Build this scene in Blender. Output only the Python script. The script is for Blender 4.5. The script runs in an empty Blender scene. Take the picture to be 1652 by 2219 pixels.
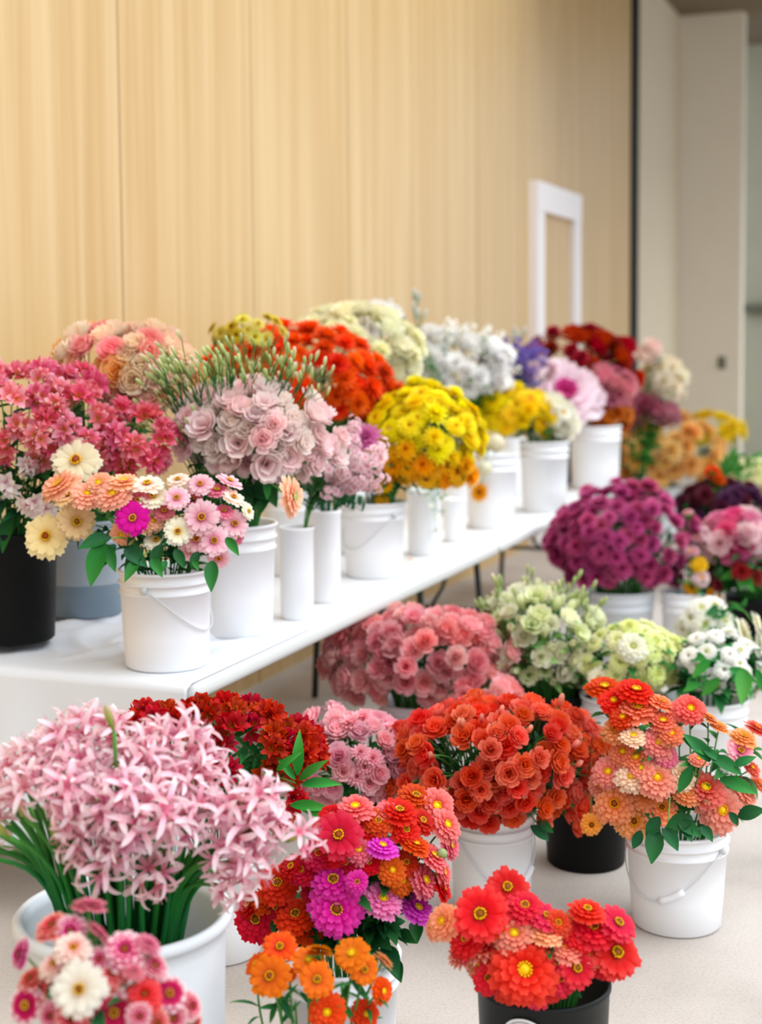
import bpy, math, random
from mathutils import Vector, Matrix, Quaternion

random.seed(11)
rnd = random.random
uni = random.uniform
PI = math.pi
S = bpy.context.scene
COL = S.collection

# ------------------------------------------------------------------ camera
F_PX, W_PX, H_PX = 3170.0, 1652.0, 2219.0
ALPHA, PITCH, ROLL, SHIFT = math.radians(21.5), math.radians(4.2), 0.008, -0.0692
CAM = Vector((0, 0, 1.75))
FWD = Vector((math.cos(ALPHA) * math.cos(PITCH), math.sin(ALPHA) * math.cos(PITCH), -math.sin(PITCH)))
R0 = Vector((math.sin(ALPHA), -math.cos(ALPHA), 0))
U0 = R0.cross(FWD)
RGT = (R0 * math.cos(ROLL) - U0 * math.sin(ROLL)).normalized()
UPV = RGT.cross(FWD).normalized()
cd = bpy.data.cameras.new('camera')
cam = bpy.data.objects.new('camera', cd)
COL.objects.link(cam)
m3 = Matrix((RGT, UPV, -FWD)).transposed()
cam.matrix_world = Matrix.Translation(CAM) @ m3.to_4x4()
cd.sensor_fit = 'VERTICAL'
cd.sensor_height = 56.0
cd.sensor_width = 56.0 * W_PX / H_PX
cd.lens = F_PX / H_PX * 56.0
cd.shift_y = SHIFT
cd.clip_start, cd.clip_end = 0.1, 200
cd.dof.use_dof = True
cd.dof.focus_distance = 3.65
cd.dof.aperture_fstop = 3.0
S.camera = cam

# ------------------------------------------------------------------ light
S.view_settings.view_transform = 'Standard'
S.view_settings.look = 'None'
S.view_settings.gamma = 1
S.view_settings.exposure = 0.92
S.view_settings.use_curve_mapping = False
try:
    S.cycles.use_denoising = True
    S.cycles.max_bounces = 7
    S.cycles.diffuse_bounces = 4
    S.cycles.glossy_bounces = 2
    S.cycles.transmission_bounces = 3
    S.cycles.transparent_max_bounces = 4
    S.cycles.caustics_reflective = False
    S.cycles.caustics_refractive = False
except Exception:
    pass
wd = bpy.data.worlds.new('sky')
S.world = wd
wd.use_nodes = True
wn = wd.node_tree
wn.nodes.clear()
wo = wn.nodes.new('ShaderNodeOutputWorld')
wb = wn.nodes.new('ShaderNodeBackground')
wt = wn.nodes.new('ShaderNodeTexCoord')
ws = wn.nodes.new('ShaderNodeSeparateXYZ')
wr = wn.nodes.new('ShaderNodeValToRGB')
wn.links.new(wt.outputs['Generated'], ws.inputs[0])
wn.links.new(ws.outputs['Z'], wr.inputs[0])
wr.color_ramp.elements[0].position = 0.0
wr.color_ramp.elements[0].color = (0.50, 0.56, 0.64, 1)
wr.color_ramp.elements[1].position = 0.55
wr.color_ramp.elements[1].color = (0.86, 0.94, 1.04, 1)
wn.links.new(wr.outputs[0], wb.inputs[0])
wb.inputs[1].default_value = 0.82
wn.links.new(wb.outputs[0], wo.inputs[0])
sl = bpy.data.lights.new('sun', 'SUN')
sun = bpy.data.objects.new('sun', sl)
COL.objects.link(sun)
sl.energy = 1.7
sl.angle = math.radians(75)
sl.color = (0.94, 0.98, 1.0)
sd = Vector((-0.12, 0.55, -0.83)).normalized()      # veiled daylight from the open street side
sun.rotation_euler = sd.to_track_quat('-Z', 'Y').to_euler()


# ------------------------------------------------------------------ pixel helpers
def ray(px, py):
    xc = (px - W_PX / 2) / F_PX
    yc = (H_PX / 2 - py) / F_PX + SHIFT * H_PX / F_PX
    return RGT * xc + UPV * yc + FWD


def at_d(px, py, d):
    return CAM + ray(px, py) * d


def at_z(px, py, z):
    r = ray(px, py)
    return CAM + r * ((z - CAM.z) / r.z)


def at_x(px, py, x):
    r = ray(px, py)
    return CAM + r * (x / r.x)


def at_y(px, py, y):
    r = ray(px, py)
    return CAM + r * (y / r.y)


def depth(p):
    return (p - CAM).dot(FWD)


# ------------------------------------------------------------------ mesh helpers
class MB:
    def __init__(self):
        self.v, self.f, self.t, self.m = [], [], [], []

    def add(self, verts, faces, ts=None, mi=0):
        o = len(self.v)
        self.v += verts
        self.t += ts if ts is not None else [0.5] * len(verts)
        self.f += [tuple(i + o for i in f) for f in faces]
        self.m += [mi] * len(faces)

    def merge(self, other, M, mi=None):
        o = len(self.v)
        self.v += [M @ Vector(p) for p in other.v]
        self.t += other.t
        self.f += [tuple(i + o for i in f) for f in other.f]
        self.m += other.m if mi is None else [mi] * len(other.f)

    def mesh(self, name, mats, smooth=True):
        me = bpy.data.meshes.new(name)
        me.from_pydata([tuple(p) for p in self.v], [], self.f)
        a = me.attributes.new('pt', 'FLOAT', 'POINT')
        a.data.foreach_set('value', self.t)
        for mt in (mats if isinstance(mats, (list, tuple)) else [mats]):
            me.materials.append(mt)
        me.polygons.foreach_set('material_index', self.m)
        me.polygons.foreach_set('use_smooth', [smooth] * len(self.f))
        me.update()
        return me


def link(name, me, parent=None, loc=None, quat=None, scale=None):
    o = bpy.data.objects.new(name, me)
    COL.objects.link(o)
    if parent is not None:
        o.parent = parent
    if loc is not None:
        o.location = loc
    if quat is not None:
        o.rotation_mode = 'QUATERNION'
        o.rotation_quaternion = quat
    if scale is not None:
        o.scale = (scale, scale, scale) if not hasattr(scale, '__len__') else scale
    return o


def tag(o, label=None, cat=None, group=None, kind=None):
    if label: o['label'] = label
    if cat: o['category'] = cat
    if group: o['group'] = group
    if kind: o['kind'] = kind
    return o


def box(mb, x0, x1, y0, y1, z0, z1, mi=0):
    vs = [Vector((x, y, z)) for x in (x0, x1) for y in (y0, y1) for z in (z0, z1)]
    mb.add(vs, [(0, 1, 3, 2), (4, 6, 7, 5), (0, 4, 5, 1), (2, 3, 7, 6), (0, 2, 6, 4), (1, 5, 7, 3)], None, mi)


def tube(mb, pts, r, n=6, mi=0, r1=None, cap=True, ts=None):
    pts = [Vector(p) for p in pts]
    k = len(pts)
    verts, faces, tv = [], [], []
    prev = None
    for i, p in enumerate(pts):
        tg = (pts[min(i + 1, k - 1)] - pts[max(i - 1, 0)])
        if tg.length < 1e-9:
            tg = Vector((0, 0, 1))
        tg.normalize()
        if prev is None:
            a = tg.orthogonal().normalized()
        else:
            a = (prev - tg * prev.dot(tg))
            a = a.normalized() if a.length > 1e-6 else tg.orthogonal().normalized()
        prev = a
        b = tg.cross(a)
        rr = r if r1 is None else r + (r1 - r) * i / (k - 1)
        for j in range(n):
            an = 2 * PI * j / n
            verts.append(p + a * (rr * math.cos(an)) + b * (rr * math.sin(an)))
            tv.append(i / (k - 1))
    for i in range(k - 1):
        for j in range(n):
            faces.append((i * n + j, i * n + (j + 1) % n, (i + 1) * n + (j + 1) % n, (i + 1) * n + j))
    if cap:
        faces.append(tuple(range(n - 1, -1, -1)))
        faces.append(tuple((k - 1) * n + j for j in range(n)))
    mb.add(verts, faces, tv, mi)


def lathe(mb, prof, n=48, mi=0, c=(0, 0)):
    verts, faces = [], []
    for (r, z) in prof:
        for j in range(n):
            a = 2 * PI * j / n
            verts.append(Vector((c[0] + r * math.cos(a), c[1] + r * math.sin(a), z)))
    for i in range(len(prof) - 1):
        for j in range(n):
            faces.append((i * n + j, i * n + (j + 1) % n, (i + 1) * n + (j + 1) % n, (i + 1) * n + j))
    mb.add(verts, faces, None, mi)


def ellipsoid(mb, c, rx, rz, n=8, k=5, mi=0, M=None):
    verts, faces, ts = [], [], []
    for i in range(k + 1):
        th = PI * i / k
        for j in range(n):
            a = 2 * PI * j / n
            p = Vector((rx * math.sin(th) * math.cos(a), rx * math.sin(th) * math.sin(a), -rz * math.cos(th)))
            p = (M @ p if M is not None else p) + Vector(c)
            verts.append(p)
            ts.append(i / k)
    for i in range(k):
        for j in range(n):
            faces.append((i * n + j, i * n + (j + 1) % n, (i + 1) * n + (j + 1) % n, (i + 1) * n + j))
    mb.add(verts, faces, ts, mi)


# ------------------------------------------------------------------ materials
def lin(h):
    h = h.lstrip('#')
    c = [int(h[i:i + 2], 16) / 255 for i in (0, 2, 4)]
    return tuple(x / 12.92 if x <= 0.04045 else ((x + 0.055) / 1.055) ** 2.4 for x in c) + (1,)


def plain(name, hexc, rough=0.5, spec=0.5, noise=0.0, nscale=30, metal=0.0, bump=0.0):
    m = bpy.data.materials.new(name)
    m.use_nodes = True
    nt = m.node_tree
    b = nt.nodes['Principled BSDF']
    b.inputs['Base Color'].default_value = lin(hexc)
    b.inputs['Roughness'].default_value = rough
    b.inputs['Specular IOR Level'].default_value = spec
    b.inputs['Metallic'].default_value = metal
    if noise or bump:
        tc = nt.nodes.new('ShaderNodeTexCoord')
        nz = nt.nodes.new('ShaderNodeTexNoise')
        nz.inputs['Scale'].default_value = nscale
        nz.inputs['Detail'].default_value = 4
        nt.links.new(tc.outputs['Object'], nz.inputs['Vector'])
        if noise:
            hs = nt.nodes.new('ShaderNodeHueSaturation')
            hs.inputs['Color'].default_value = lin(hexc)
            mr = nt.nodes.new('ShaderNodeMapRange')
            mr.inputs['To Min'].default_value = 1 - noise
            mr.inputs['To Max'].default_value = 1 + noise
            nt.links.new(nz.outputs['Fac'], mr.inputs['Value'])
            nt.links.new(mr.outputs['Result'], hs.inputs['Value'])
            nt.links.new(hs.outputs['Color'], b.inputs['Base Color'])
        if bump:
            bp = nt.nodes.new('ShaderNodeBump')
            bp.inputs['Strength'].default_value = bump
            bp.inputs['Distance'].default_value = 0.004
            nt.links.new(nz.outputs['Fac'], bp.inputs['Height'])
            nt.links.new(bp.outputs['Normal'], b.inputs['Normal'])
    return m


_pm = {}


def petal_mat(spec, tr=0.40, var=0.12, hue=0.012):
    """spec 'base>mid>tip' in hex; the gradient follows the petal from its claw to its tip."""
    if spec in _pm:
        return _pm[spec]
    mid = 0.45
    cols_ = spec
    if '@' in spec:
        cols_, mid = spec.split('@')
        mid = float(mid)
    cs = [lin(c) for c in cols_.split('>')]
    if tr > .25:
        cs = [(min(.95, c[0] ** .80 * 1.03), min(.94, c[1] ** .81), min(.94, c[2] ** .82 * .95), 1) for c in cs]
    if len(cs) == 1: cs = [cs[0]] * 3
    if len(cs) == 2: cs = [cs[0], cs[1], cs[1]]
    m = bpy.data.materials.new('petal_' + spec.replace('>', '_').replace('@', '_'))
    m.use_nodes = True
    nt = m.node_tree
    nt.nodes.clear()
    N, L = nt.nodes.new, nt.links.new
    out = N('ShaderNodeOutputMaterial')
    at = N('ShaderNodeAttribute'); at.attribute_name = 'pt'
    cr = N('ShaderNodeValToRGB')
    e = cr.color_ramp.elements
    e[0].position, e[0].color = 0.02, cs[0]
    e[1].position, e[1].color = 0.98, cs[2]
    k = e.new(mid); k.color = cs[1]
    L(at.outputs['Fac'], cr.inputs[0])
    oi = N('ShaderNodeObjectInfo')
    mr = N('ShaderNodeMapRange'); mr.inputs['To Min'].default_value = 1 - var; mr.inputs['To Max'].default_value = 1 + var * 0.8
    L(oi.outputs['Random'], mr.inputs['Value'])
    mh = N('ShaderNodeMapRange'); mh.inputs['To Min'].default_value = 0.5 - hue; mh.inputs['To Max'].default_value = 0.5 + hue
    ml = N('ShaderNodeMath'); ml.operation = 'MULTIPLY'; ml.inputs[1].default_value = 7.31
    mf = N('ShaderNodeMath'); mf.operation = 'FRACT'
    L(oi.outputs['Random'], ml.inputs[0]); L(ml.outputs[0], mf.inputs[0]); L(mf.outputs[0], mh.inputs['Value'])
    hs = N('ShaderNodeHueSaturation')
    L(cr.outputs[0], hs.inputs['Color']); L(mr.outputs['Result'], hs.inputs['Value']); L(mh.outputs['Result'], hs.inputs['Hue'])
    b = N('ShaderNodeBsdfPrincipled')
    b.inputs['Roughness'].default_value = 0.62
    b.inputs['Specular IOR Level'].default_value = 0.25
    hs.inputs['Saturation'].default_value = 1.10
    L(hs.outputs[0], b.inputs['Base Color'])
    tl = N('ShaderNodeBsdfTranslucent')
    L(hs.outputs[0], tl.inputs['Color'])
    mx = N('ShaderNodeMixShader'); mx.inputs[0].default_value = tr
    L(b.outputs[0], mx.inputs[1]); L(tl.outputs[0], mx.inputs[2])
    L(mx.outputs[0], out.inputs[0])
    _pm[spec] = m
    return m


def leaf_mat(spec):
    return petal_mat(spec, 0.2, 0.2, 0.015)


M_WHITE = plain('white_plastic', 'EFEFF0', 0.42, 0.4, 0.015, 6)
M_WHITE2 = plain('grey_white_plastic', 'D6DADD', 0.45, 0.4, 0.02, 6)
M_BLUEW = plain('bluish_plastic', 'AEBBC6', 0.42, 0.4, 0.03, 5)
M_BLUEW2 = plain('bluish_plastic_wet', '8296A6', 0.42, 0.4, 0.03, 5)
M_PINKW = plain('pinkish_plastic', 'D9CBD0', 0.45, 0.4, 0.02, 5)
M_BLACK = plain('black_plastic', '070808', 0.5, 0.16, 0.05, 9)
M_GREENBLACK = plain('green_black_plastic', '0C1210', 0.45, 0.25, 0.05, 9)
M_WIRE = plain('bail_wire', 'D2D3D4', 0.4, 0.5)
M_TABLE = plain('table_plastic', 'E3E3E3', 0.45, 0.4, 0.012, 14)
M_EDGE = plain('table_edge_plastic', 'C9C9C4', 0.4, 0.4, 0.02, 10)
M_STEEL = plain('black_steel', '15171A', 0.4, 0.5)
M_CLOTH = plain('white_cloth', 'DFE2E6', 0.9, 0.1, 0.01, 20)
M_TRIM = plain('white_paint', 'EFE8E6', 0.5, 0.3)
M_DARK = plain('dark_joint', '0C0E0D', 0.7, 0.2)
M_BEIGE = plain('beige_wall_paint', 'D6C8AE', 0.85, 0.2, 0.04, 3)
M_BEIGE2 = plain('beige_door_paint', 'E8DECC', 0.8, 0.2, 0.03, 3)
M_GREY = plain('grey_green_wall', 'B5B19B', 0.85, 0.2, 0.08, 2)
M_FIX = plain('dark_fixture', '6A6A55', 0.6, 0.3)
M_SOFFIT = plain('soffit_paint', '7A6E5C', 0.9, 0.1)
M_YEL = petal_mat('C98A10>EAB520>F5D040', 0.1, 0.1)
M_BROWN = petal_mat('3A1408>6A2A10>94501A', 0.1, 0.15)
M_GREENC = petal_mat('8FA050>B8C070>C8CC80', 0.1, 0.1)
M_STEM = leaf_mat('3E7A3A>4F8C46>6FA458')
M_STEMD = leaf_mat('1F5A34>2B6B3C>4C8A4A')
M_LEAF = leaf_mat('205A2C>2E7038>45884A')
M_LEAFD = leaf_mat('143E22>1E502A>2E6838')
M_LEAFL = leaf_mat('5A8E4C>7CAA62>9CC07C')
M_LEAFB = leaf_mat('2F7A34>428E40>5CA452')

# ------------------------------------------------------------------ setting
# concrete floor
fm = bpy.data.materials.new('concrete')
fm.use_nodes = True
nt = fm.node_tree
N, L = nt.nodes.new, nt.links.new
b = nt.nodes['Principled BSDF']
b.inputs['Roughness'].default_value = 0.85
tc = N('ShaderNodeTexCoord')
n1 = N('ShaderNodeTexNoise'); n1.inputs['Scale'].default_value = 1.6; n1.inputs['Detail'].default_value = 5
n2 = N('ShaderNodeTexNoise'); n2.inputs['Scale'].default_value = 110; n2.inputs['Detail'].default_value = 5
for n in (n1, n2): L(tc.outputs['Object'], n.inputs['Vector'])
c1 = N('ShaderNodeValToRGB')
c1.color_ramp.elements[0].position, c1.color_ramp.elements[0].color = 0.34, lin('A89F96')
c1.color_ramp.elements[1].position, c1.color_ramp.elements[1].color = 0.58, lin('BFB5AC')
L(n1.outputs['Fac'], c1.inputs[0])
c2 = N('ShaderNodeValToRGB')
c2.color_ramp.elements[0].position, c2.color_ramp.elements[0].color = 0.34, (0.86, 0.85, 0.84, 1)
c2.color_ramp.elements[1].position, c2.color_ramp.elements[1].color = 0.55, (1, 1, 1, 1)
L(n2.outputs['Fac'], c2.inputs[0])
mx = N('ShaderNodeMix'); mx.data_type = 'RGBA'; mx.blend_type = 'MULTIPLY'; mx.inputs['Factor'].default_value = 0.8
L(c1.outputs[0], mx.inputs['A']); L(c2.outputs[0], mx.inputs['B'])
L(mx.outputs['Result'], b.inputs['Base Color'])
bp = N('ShaderNodeBump'); bp.inputs['Strength'].default_value = 0.15; bp.inputs['Distance'].default_value = 0.002
L(n2.outputs['Fac'], bp.inputs['Height']); L(bp.outputs[0], b.inputs['Normal'])
mb = MB(); box(mb, -8, 26, -14, 4.2, -0.2, 0.0)
tag(link('floor', mb.mesh('floor', fm, False)), 'pale speckled concrete floor', kind='structure')

# wood panelled wall
wm = bpy.data.materials.new('wood_veneer')
wm.use_nodes = True
nt = wm.node_tree
N, L = nt.nodes.new, nt.links.new
b = nt.nodes['Principled BSDF']
b.inputs['Roughness'].default_value = 0.42
b.inputs['Specular IOR Level'].default_value = 0.55
tc = N('ShaderNodeTexCoord')
mp = N('ShaderNodeMapping'); mp.inputs['Scale'].default_value = (7.0, 1.0, 0.16)
L(tc.outputs['Object'], mp.inputs[0])
n1 = N('ShaderNodeTexNoise'); n1.inputs['Scale'].default_value = 1.6; n1.inputs['Detail'].default_value = 6; n1.inputs['Distortion'].default_value = 0.4
L(mp.outputs[0], n1.inputs['Vector'])
mp2 = N('ShaderNodeMapping'); mp2.inputs['Scale'].default_value = (60.0, 1.0, 0.9)
L(tc.outputs['Object'], mp2.inputs[0])
n2 = N('ShaderNodeTexNoise'); n2.inputs['Scale'].default_value = 1.4; n2.inputs['Detail'].default_value = 4
L(mp2.outputs[0], n2.inputs['Vector'])
c1 = N('ShaderNodeValToRGB')
c1.color_ramp.elements[0].position, c1.color_ramp.elements[0].color = 0.32, lin('C39D64')
c1.color_ramp.elements[1].position, c1.color_ramp.elements[1].color = 0.66, lin('D3B380')
L(n1.outputs['Fac'], c1.inputs[0])
c2 = N('ShaderNodeValToRGB')
c2.color_ramp.elements[0].position, c2.color_ramp.elements[0].color = 0.30, (0.93, 0.91, 0.88, 1)
c2.color_ramp.elements[1].position, c2.color_ramp.elements[1].color = 0.56, (1, 1, 1, 1)
L(n2.outputs['Fac'], c2.inputs[0])
mx = N('ShaderNodeMix'); mx.data_type = 'RGBA'; mx.blend_type = 'MULTIPLY'; mx.inputs['Factor'].default_value = 0.8
L(c1.outputs[0], mx.inputs['A']); L(c2.outputs[0], mx.inputs['B'])
L(mx.outputs['Result'], b.inputs['Base Color'])
YW = 3.24
XEND = at_y(1366, 600, YW).x
mb = MB()
box(mb, -3, XEND, YW + 0.03, YW + 0.2, 0, 7.0, 1)
xs = at_y(262, 400, YW).x
edges = [xs + 1.22 * k for k in range(-6, 12)]
edges = [e for e in edges if -3 < e < XEND - 0.2]
edges = [-3] + edges + [XEND]
for a, c in zip(edges[:-1], edges[1:]):
    box(mb, a + 0.005, c - 0.005, YW, YW + 0.03, 0.0, 7.0, 0)
M_GROOVE = plain('groove', '6E4E28', 0.8, 0.1)
tag(link('wall_back', mb.mesh('wall_back', [wm, M_GROOVE], False)), 'tall honey coloured wood veneer wall in vertical panels', kind='structure')

mb = MB(); box(mb, XEND, XEND + 0.34, YW - 0.02, YW + 0.2, 0, 7)
tag(link('trim_1', mb.mesh('trim_1', M_DARK, False)), 'narrow black joint where the wood wall ends', kind='structure')
XC = at_y(1471, 600, YW).x
mb = MB(); box(mb, XEND + 0.34, XC, YW + 0.0, YW + 0.2, 0, 7)
tag(link('wall_recess', mb.mesh('wall_recess', M_BEIGE, False)), 'beige wall strip beyond the black joint', kind='structure')
YR = at_x(1606, 700, XC).y
mb = MB(); box(mb, XC, XC + 0.25, YR, YW + 0.2, 0, 7)
tag(link('wall_right', mb.mesh('wall_right', M_BEIGE2, False)), 'pale beige wall facing along the table', kind='structure')
mb = MB(); box(mb, XC + 2.2, XC + 2.4, 1.2, YW + 0.2, 0, 7)
tag(link('wall_far', mb.mesh('wall_far', M_GREY, False)), 'grey green wall farthest away', kind='structure')
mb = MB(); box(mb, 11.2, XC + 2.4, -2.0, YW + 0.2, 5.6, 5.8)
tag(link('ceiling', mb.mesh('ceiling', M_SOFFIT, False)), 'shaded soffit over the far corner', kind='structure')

# things fixed on the far walls
p = at_x(1565, 786, XC)
mb = MB(); ellipsoid(mb, (0, 0, 0), 0.035, 0.06, 12, 8); box(mb, 0.0, 0.02, -0.045, 0.045, -0.075, 0.075)
tag(link('door_bell', mb.mesh('door_bell', M_FIX), None, p - Vector((0.02, 0, 0))), 'small dark fitting on the pale beige far wall', 'wall fitting')
p = at_x(1640, 668, XC + 2.2)
mb = MB(); box(mb, -0.14, 0, -0.34, 0.17, -0.05, 0.05); box(mb, -0.2, -0.14, -0.22, 0.08, -0.09, 0.03)
tag(link('wall_lamp', mb.mesh('wall_lamp', M_FIX), None, p), 'dark wide fixture on the grey green wall farthest away', 'wall lamp')

# white door casing on the wood wall
xl, xr = at_y(1147, 600, YW).x, at_y(1244, 600, YW).x
zt = at_y(1147, 391, YW).z
cw = 0.235
dr = bpy.data.objects.new('door_1', None); COL.objects.link(dr); dr.location = (xl, YW, 0)
tag(dr, 'narrow wood door in a white casing on the wood wall', 'door', kind='structure')
mb = MB()
box(mb, 0, cw, -0.07, 0.0, 0, zt - cw); link('jamb', mb.mesh('jamb', M_TRIM, False), dr)
mb = MB()
box(mb, xr - xl - cw, xr - xl, -0.07, 0.0, 0, zt - cw); link('jamb', mb.mesh('jamb', M_TRIM, False), dr)
mb = MB()
box(mb, 0, xr - xl, -0.075, 0.0, zt - cw, zt); link('head_casing', mb.mesh('head_casing', M_TRIM, False), dr)
mb = MB()
box(mb, cw, xr - xl - cw, -0.015, 0.0, 0, zt - cw)
link('door_leaf', mb.mesh('door_leaf', wm, False), dr)

# ------------------------------------------------------------------ tables
ZT = 0.74
YF, YB = 2.04, 3.06
X0, TL = 3.68, 3.05


def table_top_mesh(Lx, Wy, th, rc, ed):
    """rounded-corner blow-moulded slab, edge rolled over; origin at the slab's middle, top at 0"""
    mb = MB()
    rings = [(0.0, -th), (0.006, -th + 0.006), (0.006, -ed), (0.0, -0.012), (-0.006, -0.004), (-0.016, 0.0)]
    n = 8
    base = []
    for (cx, cy, a0) in ((Lx / 2 - rc, Wy / 2 - rc, 0), (-Lx / 2 + rc, Wy / 2 - rc, 90), (-Lx / 2 + rc, -Wy / 2 + rc, 180), (Lx / 2 - rc, -Wy / 2 + rc, 270)):
        for k in range(n + 1):
            a = math.radians(a0 + 90 * k / n)
            base.append((cx, cy, math.cos(a), math.sin(a)))
    m = len(base)
    verts, faces = [], []
    for (off, z) in rings:
        for (cx, cy, c, s_) in base:
            verts.append(Vector((cx + (rc + off) * c, cy + (rc + off) * s_, z)))
    for i in range(len(rings) - 1):
        for j in range(m):
            faces.append((i * m + j, i * m + (j + 1) % m, (i + 1) * m + (j + 1) % m, (i + 1) * m + j))
    faces.append(tuple((len(rings) - 1) * m + j for j in range(m)))
    faces.append(tuple(range(m - 1, -1, -1)))
    mb.add(verts, faces)
    mb.m = [1 if i < m * 3 else 0 for i in range(len(faces))]
    return mb


def leg_frame(s):
    """one folding leg frame of a banquet table as a mesh, local: x=0 at the frame, brace towards s"""
    mb = MB()
    h = ZT - 0.052
    for y in (-0.24, 0.24):
        tube(mb, [(0, y, -0.052), (0, y * 1.12, -h * 0.55), (0, y * 1.2, -ZT + 0.012)], 0.0155, 10)
    tube(mb, [(0, -0.27, -h * 0.62), (0, 0.27, -h * 0.62)], 0.012, 8)
    tube(mb, [(0, -0.25, -0.09), (0, 0.25, -0.09)], 0.012, 8)
    return mb


def brace(s):
    mb = MB()
    h = ZT - 0.052
    tube(mb, [(0.0, 0.0, -h * 0.62), (s * 0.18, 0.0, -h * 0.52), (s * 0.42, 0.0, -0.15), (s * 0.5, 0.0, -0.058)], 0.011, 8)
    for y in (-0.1, 0.1):
        tube(mb, [(s * 0.30, 0, -h * 0.36), (s * 0.40, y, -0.12), (s * 0.5, y * 1.3, -0.058)], 0.009, 8)
    return mb


def make_table(name, x0, label):
    t = bpy.data.objects.new(name, None); COL.objects.link(t)
    t.location = (x0 + TL / 2, (YF + YB) / 2, ZT)
    tag(t, label, 'table', 'folding tables along the wood wall')
    link('tabletop', table_top_mesh(TL, YB - YF, 0.05, 0.05, 0.03).mesh('tabletop', [M_TABLE, M_EDGE]), t)
    for s in (1, -1):
        x = -s * (TL / 2 - 0.42)
        o = link('leg_frame', leg_frame(s).mesh('leg_frame', M_STEEL), t, (x, 0, 0))
        link('brace', brace(s).mesh('brace', M_STEEL), o)
    return t


make_table('folding_table', X0, 'white folding table under the near row of buckets, its end draped with cloth')
make_table('folding_table', X0 + TL + 0.02, 'white folding table standing behind the draped one, farther along the wall')

# cloth over the near end
mb = MB()
nx, ny = 118, 84
xe = X0 - 0.014


def wrinkle(x, y):
    k = max(0.0, min(1.0, (x - X0 - 0.10) / 0.2)) * max(0.0, min(1.0, (y - YF - 0.10) / 0.14))
    w = 0.5 + 0.5 * math.sin(17 * x + 26 * y + 1.9 * math.sin(11 * y + 6 * x))
    w2 = 0.5 + 0.5 * math.sin(47 * y - 24 * x + 2 * math.sin(15 * x))
    return 0.0035 + k * (0.024 * w ** 3 + 0.008 * w2 ** 2)


verts, faces = [], []
for i in range(nx + 1):
    for j in range(ny + 1):
        u = i / nx
        y = YF + 0.006 + (YB - YF - 0.012) * j / ny
        if i <= 36:                                    # hanging part
            v = 1 - i / 36.0
            fold = 0.018 * math.sin(11 * (y - YF) + 0.8) + 0.010 * math.sin(23 * (y - YF))
            verts.append(Vector((xe - 0.012 - (0.02 + fold) * v * 1.1 - 0.05 * v, y, ZT - 0.008 - 0.50 * v)))
        else:
            x = xe + (i - 36) / (nx - 36) * 0.86
            front = 1.0
            xx = x
            z = ZT + wrinkle(x, y)
            if i == 37: z = ZT + 0.002
            verts.append(Vector((xx, y, z)))
for i in range(nx):
    for j in range(ny):
        a = i * (ny + 1) + j
        faces.append((a, a + ny + 1, a + ny + 2, a + 1))
mb.add(verts, faces)
co = link('tablecloth', mb.mesh('tablecloth', M_CLOTH))
md = co.modifiers.new('thick', 'SOLIDIFY'); md.thickness = 0.0015; md.offset = 1
tag(co, 'white cloth draped over the near table end, wrinkled on top', 'tablecloth')

# ------------------------------------------------------------------ containers
CONT = {}


def pail_mesh(name, rt, rb, h, mats, style='pail'):
    mb = MB()
    t = 0.004
    if style == 'pail':
        def r(z): return rb + (rt - rb) * z / h
        prof = [(0.001, 0.0), (rb - 0.008, 0.0), (rb, 0.008), (r(h * .34), h * .34), (r(h * .76), h * .76), (r(h * .765) + .005, h * .768), (r(h * .78) + .005, h * .785),
                (r(h * .80), h * .79), (r(h * .86), h * .86), (r(h * .865) + .006, h * .866), (r(h * .88) + .006, h * .882), (r(h * .885), h * .887),
                (r(h * .965), h * .965), (rt + .006, h * .97), (rt + .007, h * .99), (rt + .002, h), (rt - t, h * .995), (rt - t - .001, h * .9), (rb - t, 0.03), (0.001, 0.028)]
    elif style == 'pot':
        def r(z): return rb + (rt - rb) * z / h
        prof = [(0.001, 0.0), (rb - 0.006, 0.0), (rb, 0.006), (r(h * .4), h * .4), (r(h * .86), h * .86), (r(h * .865) + .006, h * .87), (rt + .007, h * .985), (rt + .004, h), (rt - t, h * .99), (rt - t - .002, h * .85), (rb - t, .03), (0.001, .028)]
    elif style == 'vase':
        def r(z): return rb + (rt - rb) * z / h
        prof = [(0.001, 0.0), (rb - 0.006, 0.0), (rb, 0.006), (r(h * .5), h * .5), (r(h * .95), h * .95), (rt + .003, h * .965), (rt + .003, h * .99), (rt, h), (rt - t, h * .99), (rb - t, .03), (0.001, .028)]
    else:                                              # tub with a broad rolled lip
        def r(z): return rb + (rt - rb) * z / h
        prof = [(0.001, 0.0), (rb - 0.01, 0.0), (rb, 0.01), (r(h * .3), h * .3), (r(h * .55), h * .55), (r(h * .9), h * .9), (rt - .004, h * .945), (rt + .010, h * .957), (rt + .014, h * .968), (rt + .014, h * .985), (rt + .007, h),
                (rt - .006, h * .995), (rt - .010, h * .95), (r(h * .8) - t, h * .8), (rb - t, .04), (0.001, .038)]
    lathe(mb, prof, 56)
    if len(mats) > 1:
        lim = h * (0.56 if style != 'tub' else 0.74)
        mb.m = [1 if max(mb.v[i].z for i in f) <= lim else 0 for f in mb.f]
    return mb.mesh(name, mats)


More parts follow.
